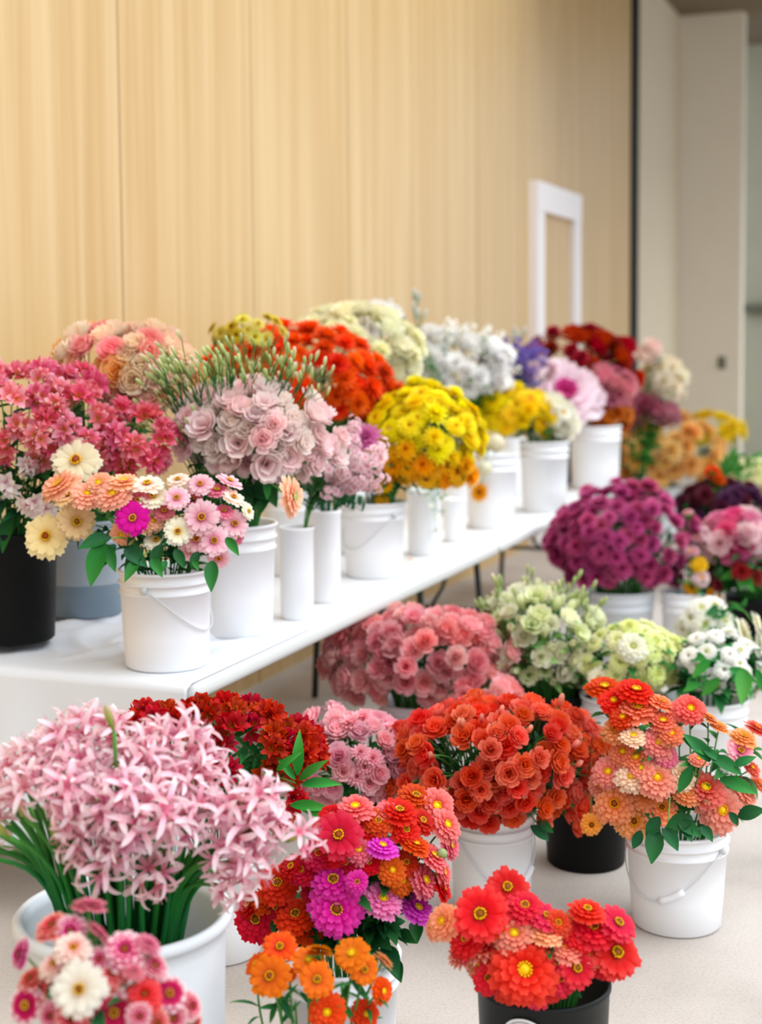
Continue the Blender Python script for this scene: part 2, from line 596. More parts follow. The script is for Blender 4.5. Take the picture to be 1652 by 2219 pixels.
def bail(rt, rb, h, ear, drop, head, grip=True, parent=None):
    def r(z): return rb + (rt - rb) * z / h
    z0 = h * ear
    pts = []
    for k in range(33):
        ph = -PI / 2 + PI * k / 32
        z = z0 - drop * math.cos(ph) ** 1.3 if math.cos(ph) > 0 else z0
        rr = r(z) + 0.007
        pts.append(Vector((rr * math.cos(ph + head), rr * math.sin(ph + head), z)))
    mb = MB(); tube(mb, pts, 0.0022, 6)
    for k in (0, 32):
        ellipsoid(mb, pts[k], 0.012, 0.012, 10, 6)
    hd = link('bail_handle', mb.mesh('bail_handle', M_WIRE), parent)
    if grip:
        mb = MB(); tube(mb, [p + (p * Vector((1, 1, 0)) if False else Vector((0, 0, 0))) for p in pts[18:24]], 0.0095, 10)
        link('grip', mb.mesh('grip', M_WHITE), hd)


def container(key, label, mats, style, rt, rb, h, z0=0.0, base=None, rim=None, pos=None, handle=None, name='bucket', cat='bucket', group=None, grip=True):
    """base=(px,py) of the foot's front edge, rim=(px,py) of the rim's middle, or pos=(x,y)"""
    if base:
        p = at_z(base[0], base[1], z0)
        hd = Vector((p.x, p.y, 0)).normalized()
        c = p + hd * rb
    elif rim:
        c = at_z(rim[0], rim[1], z0 + h)
    else:
        c = Vector((pos[0], pos[1], z0))
    c = Vector((c.x, c.y, z0))
    t = bpy.data.objects.new(name, None); COL.objects.link(t); t.location = c
    tag(t, label, cat, group)
    link('pail_body' if name == 'bucket' else 'vase_body', pail_mesh(name, rt, rb, h, mats, style), t)
    if handle is not None:
        bail(rt, rb, h, .84, h * handle[0], math.atan2(-c.y, -c.x) + handle[1], grip, t)
    CONT[key] = dict(c=c, rt=rt, rb=rb, h=h, z0=z0, d=depth(c + Vector((0, 0, h))), o=t)
    return t


W, W2, K, GK = [M_WHITE], [M_WHITE2], [M_BLACK], [M_GREENBLACK]
ZB = ZT + 0.03
gT = 'white pails along the table'
container('T1', 'black bucket at the draped table end holding pink alstroemeria', K, 'pot', .150, .135, .36, ZB, base=(28, 1402))
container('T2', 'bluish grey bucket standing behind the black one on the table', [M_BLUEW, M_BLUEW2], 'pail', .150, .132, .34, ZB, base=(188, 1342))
container('T3', 'white pail of mixed zinnias at the draped table corner', W, 'pail', .140, .1265, .30, ZT + .006, base=(363, 1460), handle=(.45, 1.1), grip=False)
container('T4', 'taller white pail of pale pink lisianthus behind the zinnia pail', W, 'pail', .148, .132, .375, ZT + .004, base=(507, 1386))
container('T5a', 'slim white cylinder vase beside the lisianthus pail', W, 'vase', .061, .059, .33, ZT, base=(645, 1346), name='vase', cat='vase')
container('T5b', 'slim white vase standing right behind the first slim vase', W, 'vase', .064, .061, .35, ZT, base=(704, 1309), name='vase', cat='vase')
container('T6', 'white pail of orange and yellow calendula in mid table', W, 'pail', .132, .118, .315, ZT, base=(812, 1257), handle=(.45, -.9), grip=False)
container('T7a', 'narrow white vase with tiny white sprigs hanging down', W, 'vase', .078, .074, .30, ZT, base=(920, 1206), name='vase', cat='vase')
container('T7b', 'smallest white vase, short, between the two bigger pails', W, 'vase', .052, .05, .21, ZT, base=(986, 1176), name='vase', cat='vase')
container('T8', 'white pail with an orange button flower hanging in front', W, 'pail', .132, .12, .39, ZT, base=(1066, 1149))
container('T9', 'white pail of bright yellow flowers next to the farthest pail', W, 'pail', .138, .122, .40, ZT, base=(1180, 1113))
container('T10', 'farthest white pail on the table beside the ornamental kale', W, 'pail', .165, .15, .41, ZT, base=(1290, 1063))
# second row against the wall, mostly hidden by blooms
container('B2', 'white pail of orange red dahlias by the wall', W, 'pail', .14, .125, .36, ZT, pos=(5.60, 2.60))
container('B3', 'white vase of yellow green flowers tight to the wall', W, 'vase', .07, .07, .38, ZT, pos=(5.20, 2.71), name='vase', cat='vase')
container('B4', 'white pail of cream roses by the wall', W, 'pail', .14, .125, .36, ZT, pos=(6.25, 2.62))
container('B5', 'white pail of white stocks by the wall', W, 'pail', .14, .125, .36, ZT, pos=(7.75, 2.60))
container('B6', 'white vase of violet larkspur by the wall', W, 'vase', .09, .09, .36, ZT, pos=(8.75, 2.58), name='vase', cat='vase')
container('B7', 'black pail of dark red dahlias at the far table end', K, 'pot', .15, .13, .36, ZT, pos=(9.55, 2.50))
container('B8', 'tall green black bucket of blush and cream blooms beyond the table', GK, 'tub', .16, .14, .62, 0, pos=(10.9, 2.28))
# floor
gF = 'pails on the concrete floor'
container('R1', 'white bucket of apricot chrysanthemums beyond the table end', W2, 'pail', .20, .18, .45, 0, rim=(1428, 1052))
container('R2', 'black bucket of yellow daisies farthest away on the floor', K, 'pot', .16, .14, .42, 0, pos=(13.0, 1.95))
container('R3', 'black bucket of near black burgundy flowers', K, 'pot', .16, .14, .40, 0, rim=(1545, 1150))
container('R4', 'black bucket of pink and burgundy flowers at the picture edge', K, 'pot', .155, .14, .38, 0, rim=(1640, 1288))
container('R5', 'broad white pail under the purple chrysanthemum dome', W2, 'pail', .185, .165, .42, 0, rim=(1340, 1275))
container('R6', 'white pail wedged beside the purple chrysanthemum pail', W, 'pail', .10, .09, .42, 0, rim=(1478, 1282))
container('R7', 'white pail of white zinnias in front of the black bucket', W, 'pail', .13, .115, .36, 0, rim=(1520, 1395))
container('R8', 'black bucket of pale green lisianthus on the floor', K, 'pot', .165, .15, .38, 0, rim=(1188, 1492))
container('R9', 'white pail of lime green zinnias on the floor', W, 'pail', .155, .14, .39, 0, rim=(1350, 1503))
container('R10', 'white pail of small white zinnias at the picture edge', W, 'pail', .15, .135, .39, 0, rim=(1532, 1508))
container('R11', 'pinkish white pail under the dome of pink roses', [M_PINKW], 'pail', .145, .13, .35, 0, rim=(905, 1515))
container('R12', 'white pail hidden under light pink stocks by the table', W, 'pail', .13, .115, .30, 0, rim=(800, 1722))
container('R13', 'white pail under the coral roses with a thin wire handle', W, 'pail', .128, .116, .31, 0, rim=(1066, 1752), handle=(.5, .5))
container('R14', 'black bucket standing between the coral roses and salmon zinnias', K, 'pot', .148, .128, .36, 0, base=(1270, 1895))
container('R15', 'white pail of salmon zinnias with wire handle on open floor', W, 'pail', .150, .130, .30, 0, base=(1466, 2036), handle=(.48, -.55))
container('R16', 'white pail of dark red alstroemeria by the table corner', W, 'pail', .138, .124, .32, 0, pos=(3.60, 1.93))
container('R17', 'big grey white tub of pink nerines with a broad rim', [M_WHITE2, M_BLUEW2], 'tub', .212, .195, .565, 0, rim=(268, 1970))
container('R18', 'white pail hidden under the frontmost pink and white zinnias', W, 'pail', .14, .125, .36, 0, pos=(2.16, 1.27))
container('R19', 'white pail of magenta and red zinnias near the front', W, 'pail', .140, .126, .30, 0, rim=(736, 2062))
container('R20', 'white pail of orange zinnias below the magenta ones', W, 'pail', .12, .11, .26, 0, rim=(668, 2290))
container('R21', 'green black pot of coral red zinnias in the front', GK, 'vase', .143, .128, .36, 0, rim=(1178, 2120))

# round white sticker on the front pot
c = CONT['R21']
pz = at_z(1140, 2250, 0.0)
hd = (c['c'] - CAM); hd.z = 0; hd.normalize()
M_STICK = plain('sticker_paper', 'E8E8E6', 0.5, 0.3)
mb, mk = MB(), MB()
a0 = math.atan2(-hd.y, -hd.x)
rr_ = 0.050
ctr_s, ctr_z = 0.0, 0.0
# find the height that projects at y=2250
best = min((abs((at_d(1156, 2266, c['d'] - .14) - Vector((0, 0, z))).z), z) for z in [i * .002 for i in range(50, 180)])
zc = at_d(1156, 2266, c['d'] - .14).z
latc = (at_d(1156, 2266, c['d'] - .14) - c['c']).dot(RGT) / 0.138


def on_pot(s, z, o):
    r = c['rb'] + (c['rt'] - c['rb']) * z / c['h'] + o
    a = a0 + s / 0.138 + latc
    return Vector((r * math.cos(a), r * math.sin(a), z))


vs, fs = [on_pot(0, zc, .0025)], []
for k in range(5):
    for j in range(40):
        q = rr_ * (k + 1) / 5
        vs.append(on_pot(q * math.cos(2 * PI * j / 40), zc + q * math.sin(2 * PI * j / 40), .0025))
for j in range(40):
    fs.append((0, 1 + j, 1 + (j + 1) % 40))
    for k in range(4):
        o = 1 + k * 40
        fs.append((o + j, o + 40 + j, o + 40 + (j + 1) % 40, o + (j + 1) % 40))
mb.add(vs, fs)
st = link('round_sticker', mb.mesh('round_sticker', M_STICK), c['o'])
for (r_, t0, t1) in ((.043, 40, 140), (.034, 70, 112)):
    pts = [on_pot(r_ * math.cos(math.radians(t0 + (t1 - t0) * i / 14)), zc + r_ * math.sin(math.radians(t0 + (t1 - t0) * i / 14)), .0032) for i in range(15)]
    tube(mk, pts, .0007, 4)
link('printing', mk.mesh('printing', M_DARK), st)


# ------------------------------------------------------------------ flower parts
def petal(mb, az, r0, z0, Ln, Wd, a0, a1, cup=0.0, shape='fan', nl=5, nw=2, ruff=0.0, mi=0, notch=0.0, jit=0.0, t0=0.0, t1=1.0):
    verts, faces, ts = [], [], []
    r, z = r0, z0
    ca, sa = math.cos(az), math.sin(az)
    ph = rnd() * 6
    for i in range(nl + 1):
        t = i / nl
        if i:
            ang = a0 + (a1 - a0) * (t - 0.5 / nl)
            r += Ln / nl * math.cos(ang)
            z += Ln / nl * math.sin(ang)
        if shape == 'fan':
            w = Wd * (0.30 + 0.70 * min(1, t / 0.65) ** 0.8) * (1.0 if t < 0.8 else math.sqrt(max(0.0, 1 - ((t - 0.8) / 0.24) ** 2)))
        elif shape == 'strap':
            w = Wd * (0.55 + 0.45 * math.sin(PI * min(t * 1.1, 1) * 0.75)) * (1.0 if t < 0.72 else math.sqrt(max(0.02, 1 - ((t - 0.72) / 0.29) ** 2)))
        elif shape == 'oval':
            w = Wd * math.sin(PI * (0.10 + 0.88 * t)) ** 0.8
        else:
            w = Wd * math.sin(PI * (0.06 + 0.92 * t ** 0.85))
        for j in range(nw + 1):
            s = (j / nw - 0.5) * 2
            rr = r - notch * Ln * (1 if (i == nl and j == nw // 2 and nw % 2 == 0) else 0)
            zz = z + cup * w * s * s + ruff * w * math.sin(3.1 * s + 5 * t + ph) * t
            x, y = rr, s * w / 2
            verts.append(Vector((x * ca - y * sa, x * sa + y * ca, zz)))
            ts.append(t0 + (t1 - t0) * t)
    for i in range(nl):
        for j in range(nw):
            a = i * (nw + 1) + j
            faces.append((a, a + 1, a + nw + 2, a + nw + 1))
    mb.add(verts, faces, ts, mi)


def dg(a): return math.radians(a)


def b_zsingle():
    mb = MB()
    for (n, L_, w, a0, a1, z0) in ((13, .43, .215, 4, -10, 0.0), (11, .35, .18, 16, 4, .02)):
        o = rnd() * 6
        for k in range(n):
            petal(mb, o + 2 * PI * k / n + uni(-.06, .06), .07, z0, L_ * uni(.9, 1.06), w, dg(a0 + uni(-6, 6)), dg(a1 + uni(-10, 8)), -.10, 'fan', 4, 2, notch=.05)
    return mb


def b_zdouble():
    mb = MB()
    for (n, L_, w, a0, a1, z0) in ((15, .44, .19, 0, -14, 0.0), (13, .37, .17, 13, 0, .03), (11, .29, .15, 26, 10, .05), (9, .20, .12, 42, 24, .065)):
        o = rnd() * 6
        for k in range(n):
            petal(mb, o + 2 * PI * k / n + uni(-.06, .06), .065, z0, L_ * uni(.9, 1.06), w, dg(a0 + uni(-6, 6)), dg(a1 + uni(-9, 7)), -.12, 'fan', 4, 2, notch=.05)
    return mb


def b_pom():
    mb = MB()
    for (n, L_, w, a0, a1, z0) in ((13, .48, .17, -8, 4, -.04), (13, .44, .16, 14, 22, .0), (12, .36, .15, 34, 42, .03), (10, .28, .13, 52, 62, .05), (7, .2, .11, 70, 84, .06)):
        o = rnd() * 6
        for k in range(n):
            petal(mb, o + 2 * PI * k / n + uni(-.08, .08), .03, z0, L_ * uni(.88, 1.06), w, dg(a0 + uni(-7, 7)), dg(a1 + uni(-9, 9)), .18, 'oval', 4, 2)
    return mb


def b_rose():
    mb = MB()
    spec = ((5, .58, .50, 8, 66, .05), (5, .57, .46, 30, 74, .05), (5, .52, .40, 48, 80, .04), (4, .46, .32, 62, 84, .03), (4, .40, .24, 74, 92, .02), (3, .34, .16, 84, 98, .01))
    for q, (n, L_, w, a0, a1, r0) in enumerate(spec):
        o = rnd() * 6
        for k in range(n):
            petal(mb, o + 2 * PI * k / n + uni(-.1, .1), r0 * .5 + .012 * (5 - q), -.22 + .034 * q, L_ * uni(.94, 1.05), w, dg(a0 + uni(-8, 4)), dg(a1 + uni(-26, 4) * (1 if q < 2 else .3)), .22, 'fan', 5, 3, ruff=.04, t0=.42 - .04 * q, t1=1 - .10 * q)
    s = MB()
    s.merge(mb, Matrix.Translation((0, 0, -.04)) @ Matrix.Scale(.92, 4))
    return s


def b_lis():
    mb = MB()
    for q, (n, L_, w, a0, a1) in enumerate(((5, .64, .50, 26, 62), (5, .62, .46, 48, 70), (4, .52, .34, 66, 82))):
        o = rnd() * 6
        for k in range(n):
            petal(mb, o + 2 * PI * k / n, .02, -.26, L_ * uni(.93, 1.06), w, dg(a0 + uni(-6, 8)), dg(a1 + uni(-30, 4)), .20, 'fan', 6, 4, ruff=.09)
    return mb


def b_daisy():
    mb = MB()
    for (n, L_, w, a0, a1, z0) in ((14, .43, .16, 10, -4, 0.0), (12, .34, .14, 26, 10, .02), (10, .22, .11, 44, 28, .03)):
        o = rnd() * 6
        for k in range(n):
            petal(mb, o + 2 * PI * k / n, .05, z0, L_ * uni(.92, 1.05), w, dg(a0 + uni(-6, 6)), dg(a1 + uni(-6, 6)), .08, 'oval', 3, 2)
    return mb


def b_stock():
    mb = MB()
    n = 15
    for k in range(n):
        t = k / (n - 1)
        a = k * 2.4
        z = -.5 + t * .95
        rad = .20 * (1 - t * .55)
        nd = Vector((math.cos(a), math.sin(a), .35 + t * .9)).normalized()
        c0 = Vector((math.cos(a) * rad, math.sin(a) * rad, z))
        fl = MB()
        s = .34 * (1 - .55 * t)
        for (m_, L_, w, a0, a1) in ((5, .5, .5, 8, -6), (4, .36, .36, 42, 30), (3, .22, .22, 70, 70)):
            o = rnd() * 6
            for j in range(m_):
                petal(fl, o + 2 * PI * j / m_, .02, 0, L_, w, dg(a0), dg(a1), .12, 'fan', 3, 2, ruff=.12)
        M = Matrix.Translation(c0) @ nd.to_track_quat('Z', 'Y').to_matrix().to_4x4() @ Matrix.Scale(s, 4)
        mb.merge(fl, M)
    return mb


def trumpet(mb, M, wide=.26, long_=.62, mi0=0, mi1=0):
    fl = MB()
    o = rnd() * 6
    for k in range(3):
        petal(fl, o + 2 * PI * k / 3, .03, 0, long_ * uni(.93, 1.04), wide, dg(62), dg(18 + uni(-12, 10)), .16, 'oval', 5, 2, mi=mi0)
    for k in range(3):
        petal(fl, o + PI / 3 + 2 * PI * k / 3, .02, 0.01, long_ * .98, wide * .66, dg(68), dg(28 + uni(-10, 10)), .2, 'oval', 5, 2, mi=mi1)
    for k in range(4):
        a = rnd() * 6
        tube(fl, [(0, 0, .05), (.03 * math.cos(a), .03 * math.sin(a), .25), (.10 * math.cos(a), .10 * math.sin(a), .46)], .008, 4, mi1, cap=False)
    mb.merge(fl, M)


def b_alst():
    mb = MB()
    n = 5
    for k in range(n):
        a = 2 * PI * k / n + uni(-.3, .3)
        el = uni(.35, 1.0) if k else 1.3
        nd = Vector((math.cos(a) * math.cos(el), math.sin(a) * math.cos(el), math.sin(el)))
        M = Matrix.Translation(nd * .14) @ nd.to_track_quat('Z', 'Y').to_matrix().to_4x4() @ Matrix.Rotation(rnd() * 6, 4, 'Z') @ Matrix.Scale(.62, 4)
        trumpet(mb, M, .34, .62, 0, 1)
    return mb


def b_kale():
    mb = MB()
    for q, (n, L_, w, a0, a1, z0) in enumerate(((11, .52, .30, 4, 14, 0), (11, .44, .28, 22, 34, .02), (9, .34, .24, 40, 54, .03), (7, .24, .18, 60, 74, .03), (5, .16, .12, 76, 90, .03))):
        o = rnd() * 6
        for k in range(n):
            petal(mb, o + 2 * PI * k / n + uni(-.1, .1), .04, z0, L_ * uni(.9, 1.05), w, dg(a0), dg(a1), .2, 'fan', 5, 4, ruff=.2, mi=0 if q < 3 else 1)
    return mb


def b_bud():
    mb = MB()
    for k in range(4):
        petal(mb, 2 * PI * k / 4, .02, -.5, 1.02, .34, dg(72), dg(101), .5, 'oval', 5, 2)
    return mb


def b_ball():
    mb = MB()
    ellipsoid(mb, (0, 0, -.05), .40, .40, 14, 9)
    for q in range(3):
        n = (9, 8, 6)[q]
        for k in range(n):
            petal(mb, 2 * PI * k / n + q * .4, .05, -.42 + .02 * q, .92 - .1 * q, .30, dg(-2 + 16 * q), dg(150 - 10 * q), .12, 'oval', 6, 2)
    return mb


def b_center():
    """disc of a zinnia: brown cone in a ring of yellow florets"""
    mb = MB()
    ellipsoid(mb, (0, 0, .05), .085, .055, 10, 6, 1)
    for k in range(13):
        a = 2 * PI * k / 13 + uni(-.1, .1)
        r = .088 * uni(.92, 1.08)
        for j in range(5):
            petal(mb, 0, 0, 0, 0, 0, 0, 0) if False else None
        ellipsoid(mb, (r * math.cos(a), r * math.sin(a), .085 + uni(-.008, .012)), .022, .03, 5, 3, 0)
    return mb


BUILD = dict(zs=b_zsingle, zd=b_zdouble, pom=b_pom, rose=b_rose, lis=b_lis, daisy=b_daisy, stock=b_stock, alst=b_alst, kale=b_kale, bud=b_bud, ball=b_ball)
PROTO = {k: [f() for _ in range(3)] for k, f in BUILD.items()}
CENTER = [b_center() for _ in range(2)]
_mc = {}


def bloom_mesh(bt, spec, second=None):
    v = random.randrange(3)
    key = (bt, v, spec, second)
    if key not in _mc:
        mats = [petal_mat(spec), petal_mat(second or spec)]
        _mc[key] = PROTO[bt][v].mesh(bt, mats)
    return _mc[key]


def center_mesh(kind):
    key = ('c', kind)
    if key not in _mc:
        mats = {'by': [M_YEL, M_BROWN], 'y': [M_YEL, M_YEL], 'b': [M_BROWN, M_BROWN], 'g': [M_GREENC, M_GREENC]}[kind]
        _mc[key] = CENTER[0].mesh('flower_center', mats)
    return _mc[key]


# leaf templates: unit length along +X, flat in XY
def leaf_proto(w, bend, fold, nl=6):
    mb = MB()
    petal(mb, 0, 0, 0, 1.0, w, dg(bend * .5), dg(-bend), fold, 'leaf', nl, 2)
    return mb


LEAVES = dict(broad=[leaf_proto(.40, 24, .25), leaf_proto(.44, 40, .2), leaf_proto(.36, 10, .3)],
              lance=[leaf_proto(.20, 18, .3), leaf_proto(.17, 34, .2), leaf_proto(.22, 8, .3)],
              fern=[leaf_proto(.09, 30, .2), leaf_proto(.07, 50, .2), leaf_proto(.08, 12, .2)])


def bez(p0, p1, p2, n):
    return [p0 * (1 - t) ** 2 + p1 * 2 * t * (1 - t) + p2 * t * t for t in [i / n for i in range(n + 1)]]


GLAB = {}


def stem_path(c, head, n, size):
    hv = head - c['c']
    hor = Vector((hv.x, hv.y, 0))
    L_ = hor.length
    dirh = hor.normalized() if L_ > 1e-4 else Vector((1, 0, 0))
    rim = c['c'] + dirh * min(.62 * c['rt'], L_ * .6 + .01) + Vector((0, 0, c['h']))
    base = c['c'] + dirh * (-.25 * c['rb'] * uni(0, 1)) + Vector((uni(-.3, .3) * c['rb'], uni(-.3, .3) * c['rb'], 0.035))
    end = head - n * size * .10
    rd = (rim - base).normalized()
    dist = (end - rim).length
    ctl = rim + rd * dist * .45 + Vector((0, 0, dist * .18))
    up = bez(rim, ctl, end, 8)
    return base, [base, base.lerp(rim, .55)] + up


def flower(name, cat, label, group, cont, head, n, size, bt, spec, second=None, center=None, leaves=3, lk='broad', lm=None, ll=.08, stem_r=.0024, sm=None, part='bloom', zs=1.0, tlo=.15, thi=.92):
    c = CONT[cont]
    n = n.normalized()
    base, path = stem_path(c, head, n, size)
    r = bpy.data.objects.new(name, None)
    COL.objects.link(r)
    r.location = base
    r.empty_display_size = .02
    tag(r, label, cat, group)
    q = n.to_track_quat('Z', 'Y') @ Quaternion((0, 0, 1), rnd() * 2 * PI)
    link(part, bloom_mesh(bt, spec, second), r, head - base, q, (size, size, size * zs))
    if center:
        link('flower_center', center_mesh(center), r, head - base, q, size)
    mb = MB()
    tube(mb, [p - base for p in path], stem_r * 1.15, 5, r1=stem_r, cap=False)
    link('stem', mb.mesh('stem', sm or M_STEM), r)
    if leaves:
        mb = MB()
        up = path[2:]
        for k in range(leaves):
            t = tlo + (thi - tlo) * (k + rnd()) / leaves
            i = min(int(t * (len(up) - 1)), len(up) - 2)
            p = up[i].lerp(up[i + 1], t * (len(up) - 1) - i)
            tg = (up[i + 1] - up[i]).normalized()
            side = tg.orthogonal().normalized()
            side = Quaternion(tg, rnd() * 2 * PI) @ side
            d = (side + tg * uni(.1, .8)).normalized()
            z = tg.cross(d)
            yv = (tg - d * tg.dot(d)).normalized()
            xv = d
            zv = yv
            yv = zv.cross(xv)
            M = Matrix((xv, yv, zv)).transposed().to_4x4()
            M = Matrix.Translation(p - base) @ M @ Matrix.Scale(ll * uni(.7, 1.25), 4)
            mb.merge(random.choice(LEAVES[lk]), M)
        link('foliage', mb.mesh('foliage', lm or M_LEAF), r)
    return r


ORD = ['highest', 'second highest', 'third highest', 'fourth highest', 'fifth highest', 'sixth highest', 'seventh highest', 'eighth highest', 'ninth highest', 'tenth highest',
       'eleventh highest', 'twelfth highest', 'thirteenth highest', 'fourteenth highest', 'fifteenth highest', 'sixteenth highest', 'seventeenth highest', 'eighteenth highest',
       'nineteenth highest', 'twentieth highest'] + [t + ' highest' for t in ('twenty-first twenty-second twenty-third twenty-fourth twenty-fifth twenty-sixth twenty-seventh twenty-eighth twenty-ninth thirtieth thirty-first thirty-second thirty-third').split()]


def hand(cont, cx, cy, hw, hh, rad, items, name, cat, where, group, cols, d0=None, **kw):
    """items: (px, py, size_px, colour key[, type, (nx, ny, nz)]); blooms read one by one from the photo"""
    c = CONT[cont]
    d0 = d0 or c['d']
    by = {}
    for it in items:
        by.setdefault(it[3], []).append(it)
    for k in by: by[k].sort(key=lambda i: i[1])
    for it in items:
        px, py, sp, ck = it[:4]
        col = cols[ck]                                  # (words, spec, type, centre)
        bt = it[4] if len(it) > 4 and it[4] else col[2]
        u, v = (px - cx) / hw, (cy - py) / hh
        w = math.sqrt(max(0.0, 1 - .8 * u * u - .75 * v * v))
        d = d0 - rad * w + uni(-.015, .015)
        if len(it) > 5 and it[5] and it[5][2] >= .88:
            d -= .035                                   # blooms that look straight out stand proud of their neighbours
        head = at_d(px, py, d)
        if len(it) > 5 and it[5]:
            nv = RGT * it[5][0] + UPV * it[5][1] - FWD * it[5][2]
        else:
            nv = RGT * (u * .75 + uni(-.22, .22)) + UPV * (.62 + v * .4 + uni(-.2, .2)) - FWD * (.35 + w * .55)
        size = sp * 1.12 * d / F_PX
        L_ = by[ck]
        if len(L_) == 1:
            lab = 'the only %s %s' % (col[0], where)
        else:
            lab = '%s %s, %s such' % (col[0], where, ORD[L_.index(it)])
        flower(name, cat, lab, group, cont, head, nv, size, bt, col[1], col[4] if len(col) > 4 else None, col[3], **kw)


def dome(cont, cx, cy, hw, up, dn, n, sp, cols, name, cat, label, group, d0=None, vmin=-.75, wmin=-.35, rad=None, jit=.12, sz=.15, upb=.35, colf=None, shell=.0, drop=.06, **kw):
    """blooms spread over a dome; cols: list of (spec, type, centre, second)"""
    c = CONT[cont]
    d0 = d0 or c['d']
    rad = rad if rad is not None else .8 * hw * d0 / F_PX
    pts, i = [], 0
    tot = int(n * 2.6)
    ga = PI * (3 - 5 ** .5)
    cand = []
    for i in range(tot):
        y = 1 - 2 * (i + .5) / tot
        r = math.sqrt(1 - y * y)
        v = y
        u, w = r * math.cos(ga * i), r * math.sin(ga * i)
        if v < vmin or w < wmin: continue
        cand.append((u, v, w))
    random.shuffle(cand)
    cand = cand[:n]
    cand = [q_ for q_ in cand if rnd() > drop]
    heads = []
    for (u, v, w) in cand:
        s = 1 + uni(-jit, jit) - (shell if rnd() < .3 else 0)
        px = cx + u * s * hw
        py = cy - v * s * (up if v > 0 else dn)
        d = d0 - w * s * rad
        heads.append((px, py, d, u, v, w))
    xs_ = sorted(h[0] for h in heads)
    ys_ = sorted(h[1] for h in heads)
    q = len(heads) // 3

    def zone(h):
        row = 'upper' if h[1] <= ys_[q] else ('lower' if h[1] >= ys_[-q - 1] else 'middle')
        colm = 'left' if h[0] <= xs_[q] else ('right' if h[0] >= xs_[-q - 1] else 'centre')
        return row + ' ' + colm
    front = {}
    for h in heads:
        if h[5] > 0.05:
            front.setdefault(zone(h), []).append(h)
    for k in front:
        front[k].sort(key=lambda h: h[1])
    for h in heads:
        (px, py, d, u, v, w) = h
        col = colf(u, v, w) if colf else random.choice(cols)
        nv = RGT * (u * .9 + uni(-.25, .25)) + UPV * (v * .8 + upb + uni(-.2, .2)) - FWD * (w * .9 + .12 + uni(-.2, .2))
        z_ = zone(h)
        if h[5] > 0.05:
            L_ = front[z_]
            lab = '%s, %s' % (label, z_) + ('' if len(L_) == 1 else ', ' + ORD[L_.index(h)])
        else:
            lab = '%s, far side, %s' % (label, z_)
        flower(name, cat, lab, group, cont, at_d(px, py, d), nv, sp * d / F_PX * uni(1 - sz, 1 + sz), col[1], col[0], col[3] if len(col) > 3 else None, col[2] if len(col) > 2 else None, **kw)


# ------------------------------------------------------------------ the bunches
exec_order = []
# ---- zinnias in the corner pail
Z3 = dict(
    cream=('cream zinnia with brown centre', 'F3D9A8>FBEBCB>FBE9CC', 'zs', 'by'),
    butter=('pale yellow zinnia', 'EFD27E>F9E5AE>FAE3B0', 'zs', 'by'),
    tan=('faded tan zinnia', 'D99C5A>EBC795>F0D0A4', 'zs', 'by'),
    magenta=('vivid magenta zinnia', 'C0186E>D8249A>DC30A4', 'zs', 'by'),
    peach=('salmon peach zinnia', 'E8825E>F3A886>F8BFA4', 'zd', 'y'),
    rosy=('pale pink zinnia with dark centre', 'D2608A>F0B4C4>F8D0DA', 'zs', 'by'),
    blush=('cream pink zinnia', 'E08C86>F8DCCB>FBEAE0', 'zs', 'by'),
    white=('creamy white zinnia with yellow ring', 'F0D890>FAF2DC>FCF6E8', 'zs', 'by'),
    rasp=('raspberry zinnia', 'A83048>D0607A>E08898', 'zs', 'by'))
it3 = [(165, 999, 104, 'cream', 0, (.05, .45, .9)), (101, 1162, 94, 'butter', 0, (-.1, .2, .95)), (166, 1131, 80, 'tan', 0, (.2, .1, .7)), (288, 1123, 70, 'magenta', 0, (.05, .2, .95)),
       (247, 1072, 84, 'peach'), (268, 1045, 70, 'peach', 0, (0, .9, .3)), (129, 1052, 92, 'peach'), (190, 1072, 76, 'peach', 0, (.1, .6, .6)), (150, 1075, 70, 'tan', 0, (-.3, .7, .3)), (215, 1048, 64, 'peach'),
       (319, 1050, 72, 'blush', 0, (0, .85, .4)), (332, 1077, 68, 'white', 0, (0, .75, .6)), (383, 1079, 54, 'rosy', 0, (.1, .4, .9)), (434, 1050, 56, 'rosy', 0, (0, .6, .7)),
       (470, 1063, 52, 'rasp', 0, (.1, .8, .4)), (498, 1043, 60, 'rosy', 0, (.4, .8, .2)), (417, 1082, 44, 'rasp', 0, (0, .6, .7)), (506, 1078, 52, 'blush', 0, (.4, .7, .4)), (538, 1108, 40, 'white', 0, (.8, .3, .4)),
       (437, 1122, 76, 'rosy', 0, (.1, .35, .9)), (386, 1152, 60, 'white', 0, (0, .3, .95)), (339, 1172, 58, 'white', 0, (-.1, .75, .55)), (427, 1169, 62, 'rosy', 0, (-.1, .45, .9)),
       (464, 1172, 64, 'rosy', 0, (.2, .3, .9)), (508, 1135, 62, 'rosy', 0, (.35, .3, .85)), (485, 1108, 44, 'rasp', 0, (.2, .7, .5)), (330, 1128, 56, 'peach', 0, (.3, .2, .7)),
       (264, 1158, 54, 'peach', 0, (-.2, -.2, .7)), (410, 1194, 44, 'rosy', 0, (0, -.1, .9)), (474, 1209, 48, 'rosy', 0, (.1, -.3, .8)), (516, 1160, 42, 'rasp', 0, (.7, -.1, .5)),
       (385, 1040, 50, 'blush', 0, (-.1, .8, .4)), (300, 1085, 50, 'rasp'), (356, 1108, 46, 'rasp', 0, (0, .5, .6))]
hand('T3', 340, 1120, 230, 130, .17, it3, 'zinnia', 'zinnia', 'in the table corner pail', 'mixed zinnias in the table corner pail', Z3, leaves=5, lk='broad', ll=.06, lm=M_LEAFD, tlo=-.0, thi=.75)

